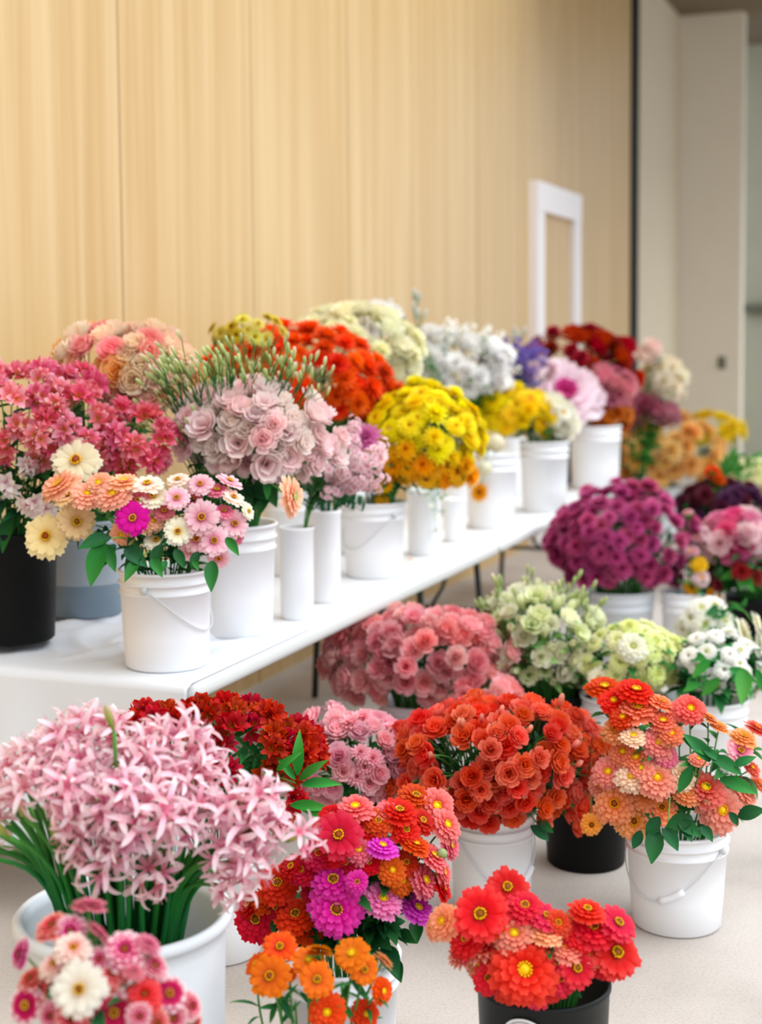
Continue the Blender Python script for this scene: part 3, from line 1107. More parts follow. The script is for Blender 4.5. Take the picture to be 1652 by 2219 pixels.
# ---- pink alstroemeria in the black table bucket
PA = [('C8486A>E2708E>EE9CB0', 'alst', None, 'E8AC48>DC5674>E67C94'), ('D8607A>E88CA2>F2B4C2', 'alst', None, 'F0BC48>E46C80>EC9AAA'), ('C23E58>DA586E>E67C8E', 'alst', None, 'EAB044>D24460>DE6A80')]
dome('T1', 58, 925, 190, 115, 125, 58, 80, PA, 'alstroemeria', 'alstroemeria', 'yellow throated pink alstroemeria above the black table bucket', 'pink alstroemeria on the table', d0=4.70, rad=.24, vmin=-.7, leaves=4, lk='lance', ll=.09, lm=M_LEAFD)
dome('T1', 295, 955, 70, 55, 80, 13, 80, PA, 'alstroemeria', 'alstroemeria', 'pink alstroemeria leaning over behind the corner zinnias', 'pink alstroemeria leaning right', d0=4.62, rad=.08, leaves=3, lk='lance', ll=.08, lm=M_LEAFD)
WA = dict(w=('white alstroemeria tinged pink', 'E88AB0>F6E4EC>FAF4F4', 'alst', None, 'F0C0D4>F8EEF0>FBF6F4'))
hand('T1', 60, 1070, 120, 90, .1, [(15, 1045, 74, 'w', 0, (-.3, -.5, .6)), (72, 1085, 76, 'w', 0, (0, -.6, .6)), (98, 1102, 60, 'w', 0, (.3, -.6, .5)), (60, 1008, 60, 'w', 0, (.4, -.2, .6))], 'alstroemeria', 'alstroemeria', 'drooping over the black table bucket', 'white alstroemeria', WA, d0=4.62, leaves=3, lk='lance', ll=.12, lm=M_LEAFD)

# ---- peach roses
PR = [('F0B488>FBDCBC>FCE8D4', 'rose'), ('F4C49C>FCE6CC>F9CDB8', 'rose'), ('E88A74>F6B8A0>F9CFBC', 'rose'), ('EC9A48>F4B46C>F8CC94', 'rose'), ('F4D4B0>FCEAD8>F6B6B0', 'rose'), ('DC5460>EC8488>F6BCB8', 'rose')]
dome('T2', 268, 805, 148, 100, 100, 58, 66, PR, 'rose', 'rose', 'peach and pink garden rose by the wall behind the alstroemeria', 'peach roses on the table', d0=5.0, rad=.2, leaves=2, lk='broad', ll=.06)

# ---- lisianthus
LI = [('E8A4AE>F9D6DC>FCE8EA', 'lis'), ('ECB0BA>FBE0E4>F9D4D8', 'lis'), ('E49CAA>F6CAD0>FBE0E4', 'rose'), ('F0C4C8>FAE4E2>FCEEEA', 'rose')]
dome('T4', 550, 930, 165, 95, 112, 58, 66, LI, 'lisianthus', 'lisianthus', 'pale pink lisianthus bloom in the taller white pail', 'pale pink lisianthus', d0=4.78, rad=.2, leaves=3, lk='broad', ll=.06, lm=M_LEAFD)
dome('T4', 690, 975, 55, 80, 60, 10, 56, LI, 'lisianthus', 'lisianthus', 'pale pink lisianthus leaning towards the slim vases', 'lisianthus leaning right', d0=4.86, rad=.08, leaves=3, lk='broad', ll=.05, lm=M_LEAFD)
hand('T4', 550, 925, 165, 110, .2, [(497, 998, 72, 'o', 0, (-.1, .25, .95)), (575, 1010, 80, 'o', 0, (.1, -.1, .9)), (585, 960, 84, 'o', 0, (.5, .2, .7)), (640, 985, 70, 'o', 0, (.6, .1, .6)), (460, 970, 70, 'o', 0, (-.4, .5, .6))],
     'lisianthus', 'lisianthus', 'open above the rim of the taller pail', 'open lisianthus', dict(o=('wide open pale pink lisianthus', 'C87890>F6CDD6>F9DEE3', 'lis', 'y')), leaves=3, lk='broad', ll=.06, lm=M_LEAFD)


def bud_stem(cont, px, py, d, lean, label, group, spec, nb=3, ln=.05, spread=.05):
    """one branching stem that carries several closed buds"""
    c = CONT[cont]
    head = at_d(px, py, d)
    n = (RGT * lean + UPV - FWD * .1).normalized()
    base, path = stem_path(c, head, n, .03)
    r = bpy.data.objects.new('lisianthus_bud_stem', None); COL.objects.link(r); r.location = base
    tag(r, label, 'lisianthus', group)
    mb = MB()
    tube(mb, [p - base for p in path], .0022, 5, r1=.0014, cap=False)
    fork = path[-3]
    for k in range(nb):
        off = RGT * uni(-1, 1) * spread + UPV * uni(-.5, 1.0) * spread + FWD * uni(-1, 1) * spread
        tip = head + (off if k else Vector((0, 0, 0)))
        dv = (n + RGT * off.dot(RGT) / spread * .35).normalized()
        s = ln * uni(.75, 1.15)
        if k:
            tube(mb, bez(fork - base, fork.lerp(tip, .5) + (fork - path[-4]) * .5 - base, tip - base, 5), .0013, 4, cap=False)
        q = dv.to_track_quat('Z', 'Y') @ Quaternion((0, 0, 1), rnd() * 6)
        link('bud', bloom_mesh('bud', spec), r, tip + dv * s * .45 - base, q, (s * .8, s * .8, s))
    link('stem', mb.mesh('stem', M_STEMD), r)


GB = ['8FAA5E>B4C484>D4DCAC', '9AB068>C2CC92>F0DCD2', '7FA058>A4BC78>C4D2A0']
for k in range(52):
    t = rnd()
    u = uni(-1, 1)
    px = 515 + u * 195
    py = 850 - math.sqrt(1 - u * u * .85) * 100 * uni(.15, 1.05) + (15 if px > 600 else 0)
    bud_stem('T4', px, py, 4.66 + uni(-.12, .10), -.35 + .5 * u, 'slender green bud stem rising among the pale pink lisianthus', 'lisianthus bud stems', random.choice(GB), 3, .036)
for k in range(14):
    bud_stem('T4', uni(320, 430), uni(840, 960), 4.66 + uni(-.05, .06), -.75, 'slender green bud stem leaning towards the alstroemeria', 'lisianthus bud stems leaning left', random.choice(GB), 3, .032)

# peach zinnia hanging out sideways
hand('T4', 500, 1000, 300, 200, .1, [(632, 1076, 92, 'p', 0, (.93, .12, .28))], 'zinnia', 'zinnia', 'held out sideways over the slim vases', 'sideways zinnia', dict(p=('peach zinnia', 'D88E70>F2BE9C>F6CCB0', 'zd', 'g')), d0=4.62, leaves=2, ll=.07)

# ---- slim vases: pale pink stock and a dark pink one
PS = [('E8A0B8>F2C4D2>F8DCE4', 'stock'), ('EBAFC2>F5CEDA>FAE6EC', 'stock')]
dome('T5a', 745, 1020, 75, 75, 60, 13, 84, PS, 'stock', 'stock', 'pale pink stock spike rising from the slim vases', 'pale pink stocks', rad=.1, leaves=5, lk='lance', ll=.07, lm=M_LEAFD)
hand('T5b', 790, 950, 60, 40, .08, [(793, 948, 68, 'd'), (770, 940, 60, 'l'), (668, 1040, 40, 'l', 'ball'), (700, 1045, 34, 'l', 'ball'), (820, 985, 50, 'l')], 'stock', 'stock', 'above the second slim vase', 'stocks by the slim vases', dict(d=('dark pink stock bloom', 'B03C86>D060A4>DC8ABC', 'pom', None), l=('light pink stock bloom', 'E0A0B4>F0C4CE>F6DCE0', 'pom', None)), leaves=8, lk='lance', ll=.08, lm=M_LEAFD)
for k in range(14):
    bud_stem('T5b', uni(660, 790), uni(1030, 1110), 5.3 + uni(-.1, .1), uni(-.3, .8), 'dark feathery green sprig between the slim vases and calendula', 'green sprigs by the slim vases', '1E5638>2C6A44>4A8458', 5, .045, .035)

# ---- orange-red dahlias, yellow green, cream, white, violet
OR = [('B02408>E03C14>EE5024', 'pom'), ('C02C0C>E84618>F25C2C', 'pom'), ('CC3014>EE4C26>F4643A', 'pom')]
dome('B2', 640, 835, 205, 115, 90, 100, 66, OR, 'dahlia', 'dahlia', 'orange red dahlia massed by the wall', 'orange red dahlias', rad=.26, leaves=2, ll=.06)
YG = [('8C7410>C8B02C>DCD060', 'daisy', 'b'), ('A08C18>D4C848>E6E08C', 'daisy', 'by')]
dome('B3', 540, 722, 72, 38, 20, 18, 42, YG, 'daisy', 'daisy', 'small yellow green daisy peeking over the orange dahlias', 'yellow green daisies', rad=.1, leaves=4, lk='lance', ll=.06)
CR = [('E4DCA0>F4F0CC>F8F4DC', 'rose'), ('E8E2AE>F8F4D8>FAF6E4', 'rose'), ('D8D890>F0EEC0>F6F2D6', 'pom')]
dome('B4', 760, 765, 150, 92, 75, 66, 54, CR, 'rose', 'rose', 'cream rose by the wall behind the orange dahlias', 'cream roses', rad=.22, leaves=3, ll=.05, lm=M_LEAF)
WH = [('E2E6DE>F4F4F2>FAFAFA', 'stock'), ('E6E6E6>F4F4F6>FAFAFC', 'rose'), ('E8E8EC>F2F2F6>F8F8FA', 'pom')]
dome('B5', 985, 800, 112, 88, 70, 50, 58, WH, 'stock', 'stock', 'white stock bloom by the wall', 'white stocks', rad=.22, leaves=5, lk='broad', ll=.08, lm=M_LEAFB)
dome('B5', 830, 705, 40, 38, 20, 8, 56, WH, 'stock', 'stock', 'white stock rising above the cream roses', 'white stocks behind the cream roses', rad=.1, leaves=2, ll=.05, d0=7.4)
for (px, py) in ((905, 655), (900, 690), (1110, 742), (1122, 735)):
    bud_stem('B5' if px < 1000 else 'B6', px, py, 8.0 if px < 1000 else 9.2, .1, 'thin pale sprig standing up against the %s' % ('wood wall above the white stocks' if px < 1000 else 'wood wall above the violet larkspur'), 'pale sprigs by the wall', 'A8C0B0>D0D8D0>E4E4E4', 4, .07, .05)
VI = [('3C3480>5C4CA6>8474C4', 'stock'), ('463A8C>6A58B0>9484CC', 'stock')]
dome('B6', 1105, 795, 58, 50, 55, 24, 66, VI, 'larkspur', 'larkspur', 'violet blue larkspur spike by the wall', 'violet larkspur', rad=.14, leaves=3, lk='lance', ll=.07, lm=M_LEAFD)
dome('B6', 1165, 800, 32, 24, 20, 7, 40, [('E0A8C0>F0CEDC>F6E2EA', 'pom')], 'aster', 'aster', 'pale pink aster between the larkspur and kale', 'pale pink asters', rad=.1, leaves=2, ll=.05)

# ---- calendula and yellow bunches
CY = [('ECB400>FAD608>FCE430', 'zd', None), ('F0BC00>FCDE10>FCEA50', 'pom', None)]
CO = [('D87400>F09808>F6AC20', 'zd', 'y'), ('E07C04>F4A010>F8B430', 'pom', None), ('E08A10>F4AE20>F8C440', 'daisy', 'b')]
dome('T6', 915, 965, 120, 120, 105, 108, 58, CY, 'calendula', 'calendula', 'yellow to orange calendula in the mid table pail', 'calendula in the mid table pail', rad=.2, colf=lambda u, v, w: random.choice(CO if v * .8 + u * .25 + uni(-.25, .25) < -.05 else CY), leaves=4, lk='lance', ll=.08, lm=M_LEAF)
hand('T6', 840, 1040, 80, 60, .12, [(832, 1052, 46, 'o'), (828, 1085, 34, 'o'), (820, 1010, 40, 'o'), (845, 1030, 40, 'o')], 'calendula', 'calendula', 'hanging low beside the pale pink stocks', 'low orange calendula', dict(o=('orange calendula', 'D87400>F09808>F6AC20', 'daisy', 'y')), leaves=2, lk='lance', ll=.07)
dome('T9', 1105, 905, 98, 62, 55, 46, 58, [('EAB800>FAD408>FCE230', 'pom'), ('E6A400>F8C408>FAD838', 'zd', None)], 'marigold', 'marigold', 'bright yellow marigold above the second farthest pail', 'bright yellow marigolds', rad=.18, leaves=4, ll=.08, lm=M_LEAF, vmin=-.5)
dome('T9', 1010, 900, 30, 70, 60, 8, 30, [('E8E8E4>F4F4F0>F8F8F6', 'daisy', 'y')], 'daisy', 'daisy', 'small white daisy between the calendula and marigolds', 'small white daisies', rad=.1, leaves=3, ll=.05, lm=M_LEAFB)
hand('T8', 1060, 1020, 60, 60, .2, [(1040, 1067, 44, 'b'), (1075, 958, 44, 'c'), (1050, 1015, 34, 'c')], 'button_flower', 'button flower', 'hanging in front of the white pail', 'button flowers', dict(b=('orange button flower', 'C87800>EE9C10>F4B430', 'daisy', 'b'), c=('cream button flower', 'E0D490>F2ECC8>F6F2DC', 'ball', None)), leaves=1, ll=.05)
for (px, py, s) in ((935, 1095, 14), (950, 1120, 14), (945, 1150, 16), (960, 1090, 12), (925, 1075, 14), (975, 1085, 12)):
    hand('T7a', 940, 1100, 60, 60, .1, [(px, py, s, 'w')], 'sprig', 'sprig', 'at %s over the narrow vase' % {14: 'mid height', 16: 'the lowest tip', 12: 'the upper edge'}[s], 'tiny white sprigs', dict(w=('tiny white sprig flower', 'E8ECE4>F2F4F0>F8F8F6', 'daisy', None)), leaves=3, lk='lance', ll=.05, lm=M_LEAFB, stem_r=.0014)

# ---- kale and cream at the table's far end
hand('T10', 1200, 870, 90, 60, .15, [(1218, 862, 150, 'k', 0, (.15, .55, .8)), (1170, 815, 50, 'k', 0, (-.2, .8, .3))], 'ornamental_kale', 'ornamental kale', 'at the far table end', 'ornamental kale', dict(k=('pale lavender ornamental kale with magenta heart', 'E8C4D8>F0DCEA>F2E4F0', 'kale', None, 'A8286C>C84484>D860A0')), leaves=3, ll=.08)
dome('T9', 1190, 905, 60, 42, 40, 24, 48, [('E8E0C0>F6F2E0>FAF8F0', 'rose'), ('F0E4C8>F8F4E8>FAF8F2', 'daisy', 'y')], 'ranunculus', 'ranunculus', 'cream ranunculus in front of the ornamental kale', 'cream ranunculus', rad=.15, leaves=2, ll=.05, d0=8.3)
DR = [('3C060A>6E0C12>8E1418', 'pom'), ('5A0A0E>8E1216>A81C1C', 'pom'), ('7C0E10>A81814>BC2A20', 'rose')]
dome('B7', 1255, 785, 105, 70, 70, 48, 52, DR, 'dahlia', 'dahlia', 'dark red dahlia by the white door casing', 'dark red dahlias', d0=9.9, rad=.3, leaves=4, ll=.09, lm=M_LEAFD)
dome('B7', 1345, 800, 45, 60, 40, 14, 46, DR[1:], 'dahlia', 'dahlia', 'bright dark red dahlia at the outer side', 'outer dark red dahlias', d0=9.9, rad=.15, leaves=3, ll=.08, lm=M_LEAFD)
dome('B7', 1320, 850, 52, 48, 30, 16, 50, [('A03C58>C4607C>D48CA0', 'pom'), ('B04A60>D07488>DC9CA8', 'rose')], 'dahlia', 'dahlia', 'dusty pink dahlia above the farthest table pail', 'dusty pink dahlias', d0=9.6, rad=.15, leaves=2, ll=.07)
dome('B7', 1325, 902, 46, 24, 26, 14, 42, [('7C2C10>A84A1C>C06830', 'pom'), ('8E3414>B85824>CC7838', 'daisy', 'b')], 'chrysanthemum', 'chrysanthemum', 'rust brown chrysanthemum right above the farthest pail', 'rust chrysanthemums', d0=9.6, rad=.15, leaves=3, ll=.07, lm=M_LEAFD)
BL = [('E8B0A8>F6D8D0>FAE8E4', 'rose'), ('E8C8C8>F4E0E0>F8ECEC', 'rose')]
hand('B8', 1390, 790, 60, 60, .15, [(1345, 772, 48, 'b'), (1400, 770, 52, 'b'), (1415, 752, 44, 'b'), (1312, 732, 34, 'b'), (1365, 842, 34, 'b')], 'rose', 'rose', 'beside the dark red dahlias', 'blush roses', dict(b=('blush pink rose', 'E8B0A8>F6D8D0>FAE8E4', 'rose', None)), leaves=4, ll=.1, lm=M_LEAF)
dome('B8', 1440, 835, 42, 52, 30, 18, 50, [('E0CCA0>F0E6CC>F6F0E2', 'pom')], 'dahlia', 'dahlia', 'cream dahlia at the outer side of the far bunch', 'cream dahlias', rad=.14, leaves=4, ll=.09, lm=M_LEAFB)
dome('B8', 1410, 890, 44, 30, 30, 9, 56, [('7C2840>A84C64>BC7486', 'rose'), ('94405A>B8647C>C88C9C', 'rose')], 'rose', 'rose', 'dusky mauve rose below the cream dahlias', 'mauve roses', rad=.14, leaves=8, ll=.11, lm=M_LEAFB)

# ---- floor, far side
AP = [('C8842C>ECB05C>F4CA88', 'pom'), ('D29440>F0BC70>F6D49C', 'pom')]
dome('R1', 1450, 980, 108, 72, 68, 44, 62, AP, 'chrysanthemum', 'chrysanthemum', 'apricot yellow chrysanthemum beyond the table end', 'apricot chrysanthemums', rad=.36, leaves=3, ll=.1, lm=M_LEAFD)
dome('R2', 1545, 926, 58, 28, 28, 14, 58, [('C89C04>E6C410>EED43C', 'daisy', 'y')], 'daisy', 'daisy', 'yellow daisy farthest away beyond the apricot chrysanthemums', 'yellow daisies', rad=.2, leaves=3, ll=.1, lm=M_LEAFB)
BU = [('1E0610>34101E>4A1A2C', 'pom'), ('2A0A14>481424>5E2034', 'pom'), ('260C28>3A1838>50284C', 'pom')]
dome('R3', 1560, 1095, 85, 50, 50, 36, 50, BU, 'dahlia', 'dahlia', 'near black burgundy dahlia on the floor', 'burgundy dahlias', rad=.25, leaves=6, ll=.1, lm=M_LEAFD)
hand('R3', 1560, 1090, 85, 70, .2, [(1545, 1024, 40, 'r'), (1560, 1040, 30, 'r')], 'dahlia', 'dahlia', 'poking above the burgundy ones', 'red dahlias', dict(r=('bright red dahlia', 'B02410>DC4424>E86440', 'pom', None)), leaves=8, ll=.12, lm=M_LEAFB)
dome('R3', 1622, 1035, 60, 36, 40, 12, 52, [('C8CC70>E4E6A0>EEF0C0', 'zd', None), ('D4D488>ECEAB8>F2F0D0', 'zd', None)], 'zinnia', 'zinnia', 'pale lime zinnia behind the burgundy dahlias', 'pale lime zinnias', d0=11, rad=.15, leaves=4, ll=.09, lm=M_LEAFB)
PK = [('C84C84>E07CA6>ECA6C2', 'rose'), ('E0A0B4>F0C8D4>F6E0E6', 'rose'), ('C02C62>D84C80>E478A0', 'rose'), ('D8788C>ECA8B0>F4CCD0', 'rose')]
dome('R4', 1605, 1165, 88, 52, 45, 30, 54, PK, 'carnation', 'carnation', 'pink carnation high on the bunch at the picture edge', 'pink carnations at the edge', rad=.24, leaves=5, ll=.1, lm=M_LEAF, wmin=-.2)
dome('R4', 1610, 1235, 70, 30, 45, 14, 44, [('4C0C14>781820>943038', 'pom'), ('6C1420>A0303C>B4505A', 'pom')], 'dahlia', 'dahlia', 'dark red dahlia low on the bunch at the picture edge', 'dark red dahlias at the edge', rad=.22, leaves=7, ll=.11, lm=M_LEAFB)
MG = [('7A1C4A>B03C72>C85E94', 'pom'), ('8A2454>BE4A80>D06C9E', 'pom'), ('6C1844>A03464>B85484', 'pom')]
dome('R5', 1352, 1178, 145, 122, 98, 130, 50, MG, 'chrysanthemum', 'chrysanthemum', 'purple magenta chrysanthemum on the round dome', 'purple chrysanthemums', rad=.30, leaves=2, ll=.07, lm=M_LEAFD, jit=.13)
hand('R6', 1515, 1240, 45, 50, .1, [(1515, 1222, 40, 'y'), (1520, 1252, 40, 'p'), (1500, 1272, 36, 'o'), (1540, 1290, 34, 'o'), (1498, 1195, 36, 'k'), (1512, 1165, 34, 'k'), (1470, 1130, 28, 'k'), (1490, 1110, 24, 'k'), (1560, 1300, 30, 'o')],
     'zinnia', 'zinnia', 'beside the purple chrysanthemum dome', 'mixed zinnias beside the purple dome', dict(y=('yellow zinnia', 'C88C08>ECB41C>F2CC50', 'zd', 'y'), p=('pale pink zinnia', 'C07890>ECC0CC>F4DCE2', 'zd', 'y'), o=('orange zinnia', 'B86008>E08C14>ECA838', 'zd', 'b'), k=('rose pink zinnia', 'B06078>D890A4>E8B4C0', 'zd', 'y')), leaves=5, ll=.08, lm=M_LEAF)
ZW = [('E4E4C0>F4F4E4>FAFAF4', 'zd', 'g')]
dome('R7', 1530, 1345, 52, 42, 40, 13, 62, ZW, 'zinnia', 'zinnia', 'white zinnia in front of the black bucket', 'white zinnias', rad=.14, leaves=3, ll=.08, lm=M_LEAFL)
hand('R7', 1500, 1330, 70, 60, .12, [(1612, 1372, 70, 'c'), (1645, 1395, 60, 'c'), (1640, 1350, 50, 'c')], 'zinnia', 'zinnia', 'at the picture edge below the black bucket', 'white zinnias at the edge', dict(c=('white double zinnia', 'E0E4B4>F4F4E0>FAFAF0', 'zd', 'g')), leaves=3, ll=.08, d0=5.9)

# ---- pale green lisianthus, lime zinnias, small white zinnias
PG = [('A8C074>D4E0A4>EAF0CC', 'lis', None), ('B8CA88>DCE4B4>ECF0D0', 'bud', None), ('D4D8A8>EEF0D2>F6F6E6', 'rose', None)]
dome('R8', 1165, 1390, 135, 108, 110, 84, 48, PG, 'lisianthus', 'lisianthus', 'pale green white lisianthus above the black floor bucket', 'pale green lisianthus', rad=.24, leaves=5, lk='broad', ll=.06, lm=M_LEAFL)
for k in range(26):
    u = uni(-1, 1)
    bud_stem('R8', 1165 + u * 130, 1380 - math.sqrt(1 - u * u * .9) * 100 * uni(.5, 1.1), 5.65 + uni(-.15, .15), .4 * u, 'light green bud stem among the pale green lisianthus', 'pale green lisianthus bud stems', random.choice(GB), 4, .045, .06)
LZ = [('B4C458>D6E084>E4EAA8', 'zd', 'g'), ('C0CC64>DEE690>EAF0B4', 'zd', 'g'), ('C8D478>E4EAA4>EFF2C4', 'zd', 'g')]
dome('R9', 1378, 1425, 108, 68, 70, 42, 56, LZ, 'zinnia', 'zinnia', 'lime green zinnia in the floor pail', 'lime green zinnias', rad=.2, leaves=4, ll=.08, lm=M_LEAF)
hand('R9', 1378, 1425, 108, 70, .22, [(1372, 1402, 64, 'w', 0, (0, .5, .85)), (1300, 1470, 50, 'c', 0, (-.3, .2, .9))], 'zinnia', 'zinnia', 'among the lime green zinnias', 'pale zinnias among lime', dict(w=('greenish white zinnia', 'DCE0A0>F2F4D8>F8F8EA', 'zd', 'g'), c=('cream zinnia', 'E0DCA4>F2EED0>F8F4E4', 'zd', 'g')), leaves=3, ll=.08)
dome('R10', 1565, 1440, 98, 70, 78, 36, 44, [('E4E2D0>F4F2EC>FAF8F6', 'zd', 'g'), ('E8E4DC>F6F4F2>FAF8F8', 'zd', None)], 'zinnia', 'zinnia', 'small white zinnia in the floor pail at the edge', 'small white zinnias', rad=.2, leaves=6, ll=.09, lm=M_LEAF)

# ---- roses and stocks on the floor
PI_ = [('C84858>F09098>FABCC2', 'rose'), ('D25464>F4A2A8>FBCCCE', 'rose'), ('BC3C4C>EA8088>F6AEB2', 'rose')]
dome('R11', 925, 1432, 205, 112, 100, 128, 53, PI_, 'spray_rose', 'rose', 'pink spray rose on the dome under the table edge', 'pink spray roses', rad=.32, leaves=2, ll=.06, lm=M_LEAFD, jit=.13)
dome('R11', 1040, 1510, 75, 50, 50, 22, 50, PI_, 'spray_rose', 'rose', 'pink spray rose low in front of the pink dome', 'low pink spray roses', d0=5.35, rad=.1, leaves=2, ll=.06, lm=M_LEAFD)
LP = [('E2749A>F4A4B8>FAC8D2', 'rose'), ('E680A2>F6B0C2>FBD0DA', 'rose'), ('DE6A90>F29CB2>F8C0CC', 'pom')]
dome('R12', 765, 1655, 135, 100, 110, 88, 54, LP, 'stock', 'stock', 'light pink stock in the bunch below the table', 'light pink stocks', d0=4.5, rad=.22, leaves=1, ll=.06, lm=M_LEAF, jit=.08)
dome('R12', 712, 1575, 45, 40, 30, 12, 52, LP, 'stock', 'stock', 'light pink stock rising to the peak of its bunch', 'light pink stocks at the peak', d0=4.5, rad=.1, leaves=1, ll=.06, lm=M_LEAF)
CRL = [('A82A1C>DC4A36>EA6C58', 'rose'), ('B4301E>E2523C>F07A66', 'rose'), ('B83428>E65C4A>F48C7C', 'rose')]
dome('R13', 1080, 1655, 225, 132, 170, 160, 54, CRL, 'spray_rose', 'rose', 'coral spray rose above the wire handled white pail', 'coral spray roses', rad=.32, leaves=2, ll=.06, lm=M_LEAFD, jit=.13, drop=.03)
for k in range(14):
    a = uni(0, PI * 2)
    hand('R13', 1080, 1660, 222, 150, .34, [(1080 + 215 * math.cos(a) * uni(.5, 1), 1655 + 130 * math.sin(a) * uni(.5, 1), 28, 'b')] if k else [(1215, 1521, 36, 'b')], 'rosebud', 'rosebud', 'peeping out of the coral roses' if k else 'standing above all the coral roses', 'coral rosebuds', dict(b=('pale coral rosebud', 'D86050>EE8C78>F6BCAC', 'bud', None)), leaves=1, ll=.04)
dome('R14', 1240, 1600, 60, 50, 60, 8, 54, CRL, 'spray_rose', 'rose', 'coral spray rose above the black bucket', 'coral roses over the black bucket', d0=4.72, rad=.1, leaves=7, ll=.08, lm=M_LEAFD)

# ---- red alstroemeria
RA = [('6E0808>A8140F>C02820', 'alst', None, 'C8701C>98100C>B42018'), ('7C0A0A>B4180F>C83024', 'alst', None, '8A0C0A>A01410>BC241C')]
dome('R16', 470, 1625, 195, 88, 90, 46, 84, RA, 'alstroemeria', 'alstroemeria', 'dark red alstroemeria below the table corner', 'dark red alstroemeria', d0=4.0, rad=.2, vmin=-.6, leaves=5, lk='lance', ll=.08, lm=M_LEAF)
hand('R16', 620, 1700, 100, 100, .12, [(640, 1735, 60, 'r'), (615, 1770, 60, 'r'), (600, 1660, 56, 'r'), (655, 1640, 50, 'r'), (490, 1530, 66, 'r'), (440, 1545, 66, 'r')], 'alstroemeria', 'alstroemeria', 'at the leafy outer side of the red bunch', 'outer red alstroemeria', dict(r=('dark red alstroemeria', '7C0A0A>B4180F>C83024', 'alst', None)), d0=4.0, leaves=4, lk='lance', ll=.09, lm=M_LEAFB)


def leaf_to(mb, p0, p1, w, up, base, mats=0, nl=7):
    """one leaf blade running from p0 to p1"""
    d = p1 - p0
    ln = d.length
    xv = d.normalized()
    zv = (up - xv * up.dot(xv)).normalized()
    yv = zv.cross(xv)
    M = Matrix.Translation(p0 - base) @ Matrix((xv, yv, zv)).transposed().to_4x4() @ Matrix.Scale(ln, 4)
    lf = MB()
    petal(lf, 0, 0, 0, 1.0, w, dg(14), dg(-14), .22, 'leaf', nl, 4)
    mb.merge(lf, M)


def sprig(cont, d, stem_px, lv, label, group, mat, w=.3, name='leafy_sprig'):
    """a leafy stem; every blade is its own part"""
    c = CONT[cont]
    head = at_d(stem_px[0], stem_px[1], d)
    base, path = stem_path(c, head, (UPV - FWD * .2).normalized(), .02)
    r = bpy.data.objects.new(name, None); COL.objects.link(r); r.location = base
    tag(r, label, 'leafy stem', group)
    mb = MB(); tube(mb, [p - base for p in path], .003, 6, r1=.002, cap=False)
    link('stem', mb.mesh('stem', M_STEM), r)
    for (x0, y0, x1, y1, dd) in lv:
        mb = MB()
        leaf_to(mb, at_d(x0, y0, d), at_d(x1, y1, d + dd), w, (UPV * .55 - FWD * .8), base)
        link('leaf', mb.mesh('leaf', mat), r)


sprig('R16', 3.78, (640, 1695), [(640, 1690, 600, 1640, .03), (645, 1680, 650, 1580, .0), (600, 1670, 655, 1630, -.02), (650, 1690, 713, 1646, -.03), (655, 1700, 742, 1700, -.04), (600, 1700, 640, 1708, .0), (630, 1745, 720, 1755, -.04), (650, 1750, 722, 1778, -.03), (570, 1670, 595, 1705, -.02)],
      'bright green leafy stem sticking out beside the light pink stocks', 'green stem', M_LEAFB, .26)
sprig('R16', 3.95, (360, 1570), [(365, 1575, 345, 1520, 0), (440, 1560, 455, 1515, 0), (380, 1570, 330, 1580, 0), (540, 1690, 585, 1650, -.05), (445, 1560, 470, 1600, -.02)],
      'dark leafy stem among the red alstroemeria tops', 'dark stem', M_LEAFD, .22)
# leaves over the corner pail's rim
sprig('T3', 4.20, (300, 1215), [(300, 1215, 270, 1262, -.05), (330, 1210, 352, 1252, -.05), (225, 1170, 196, 1272, -.03), (230, 1180, 250, 1240, -.02), (460, 1215, 458, 1284, -.05), (420, 1215, 431, 1238, -.03), (360, 1215, 345, 1248, -.04), (490, 1165, 518, 1205, -.03)],
      'leafy zinnia stem with blades drooping over the corner pail rim', 'rim leaves', M_LEAF, .42)
sprig('T3', 4.22, (240, 1165), [(240, 1165, 170, 1190, -.03), (250, 1180, 215, 1235, -.02), (310, 1190, 270, 1240, -.02), (270, 1190, 320, 1230, -.03), (380, 1190, 400, 1232, -.02), (430, 1195, 415, 1235, -.02), (350, 1180, 330, 1235, -.02)],
      'dark leafy stem just inside the corner pail', 'rim leaves', M_LEAFD, .5)
sprig('T4', 4.75, (545, 1080), [(540, 1090, 600, 1050, -.03), (530, 1060, 590, 1085, -.04), (545, 1100, 560, 1040, 0), (580, 1060, 560, 1120, -.02), (560, 1020, 600, 1100, 0), (520, 1050, 545, 1115, -.04)],
      'dark leafy stem low in the lisianthus pail', 'lisianthus leaves', M_LEAFD, .45)
sprig('T1', 4.62, (60, 1130), [(30, 1100, 5, 1200, -.04), (60, 1090, 20, 1160, -.03), (110, 1080, 60, 1140, -.03), (20, 1060, -20, 1150, -.03), (100, 1060, 130, 1130, 0)],
      'dark drooping alstroemeria leaves over the black table bucket', 'drooping leaves', M_LEAFD, .3)

# ---- nerines in the big tub
def floret_mb():
    mb = MB()
    o = rnd() * 6
    for k in range(6):
        petal(mb, o + 2 * PI * k / 6 + uni(-.08, .08), .025, 0, .70 * uni(.92, 1.08), .135, dg(44 + uni(-8, 8)), dg(-16 + uni(-34, 18)), .25, 'strap', 7, 2, ruff=.16)
    for k in range(5):
        a = o + .3 + 2 * PI * k / 5
        tube(mb, [(0, 0, .04), (.05 * math.cos(a), .05 * math.sin(a), .24), (.11 * math.cos(a), .11 * math.sin(a), .44)], .007, 4, 1, cap=False)
    tube(mb, [(0, 0, -.30), (0, 0, -.1), (0, 0, .03)], .016, 5, 2, r1=.03)
    return mb


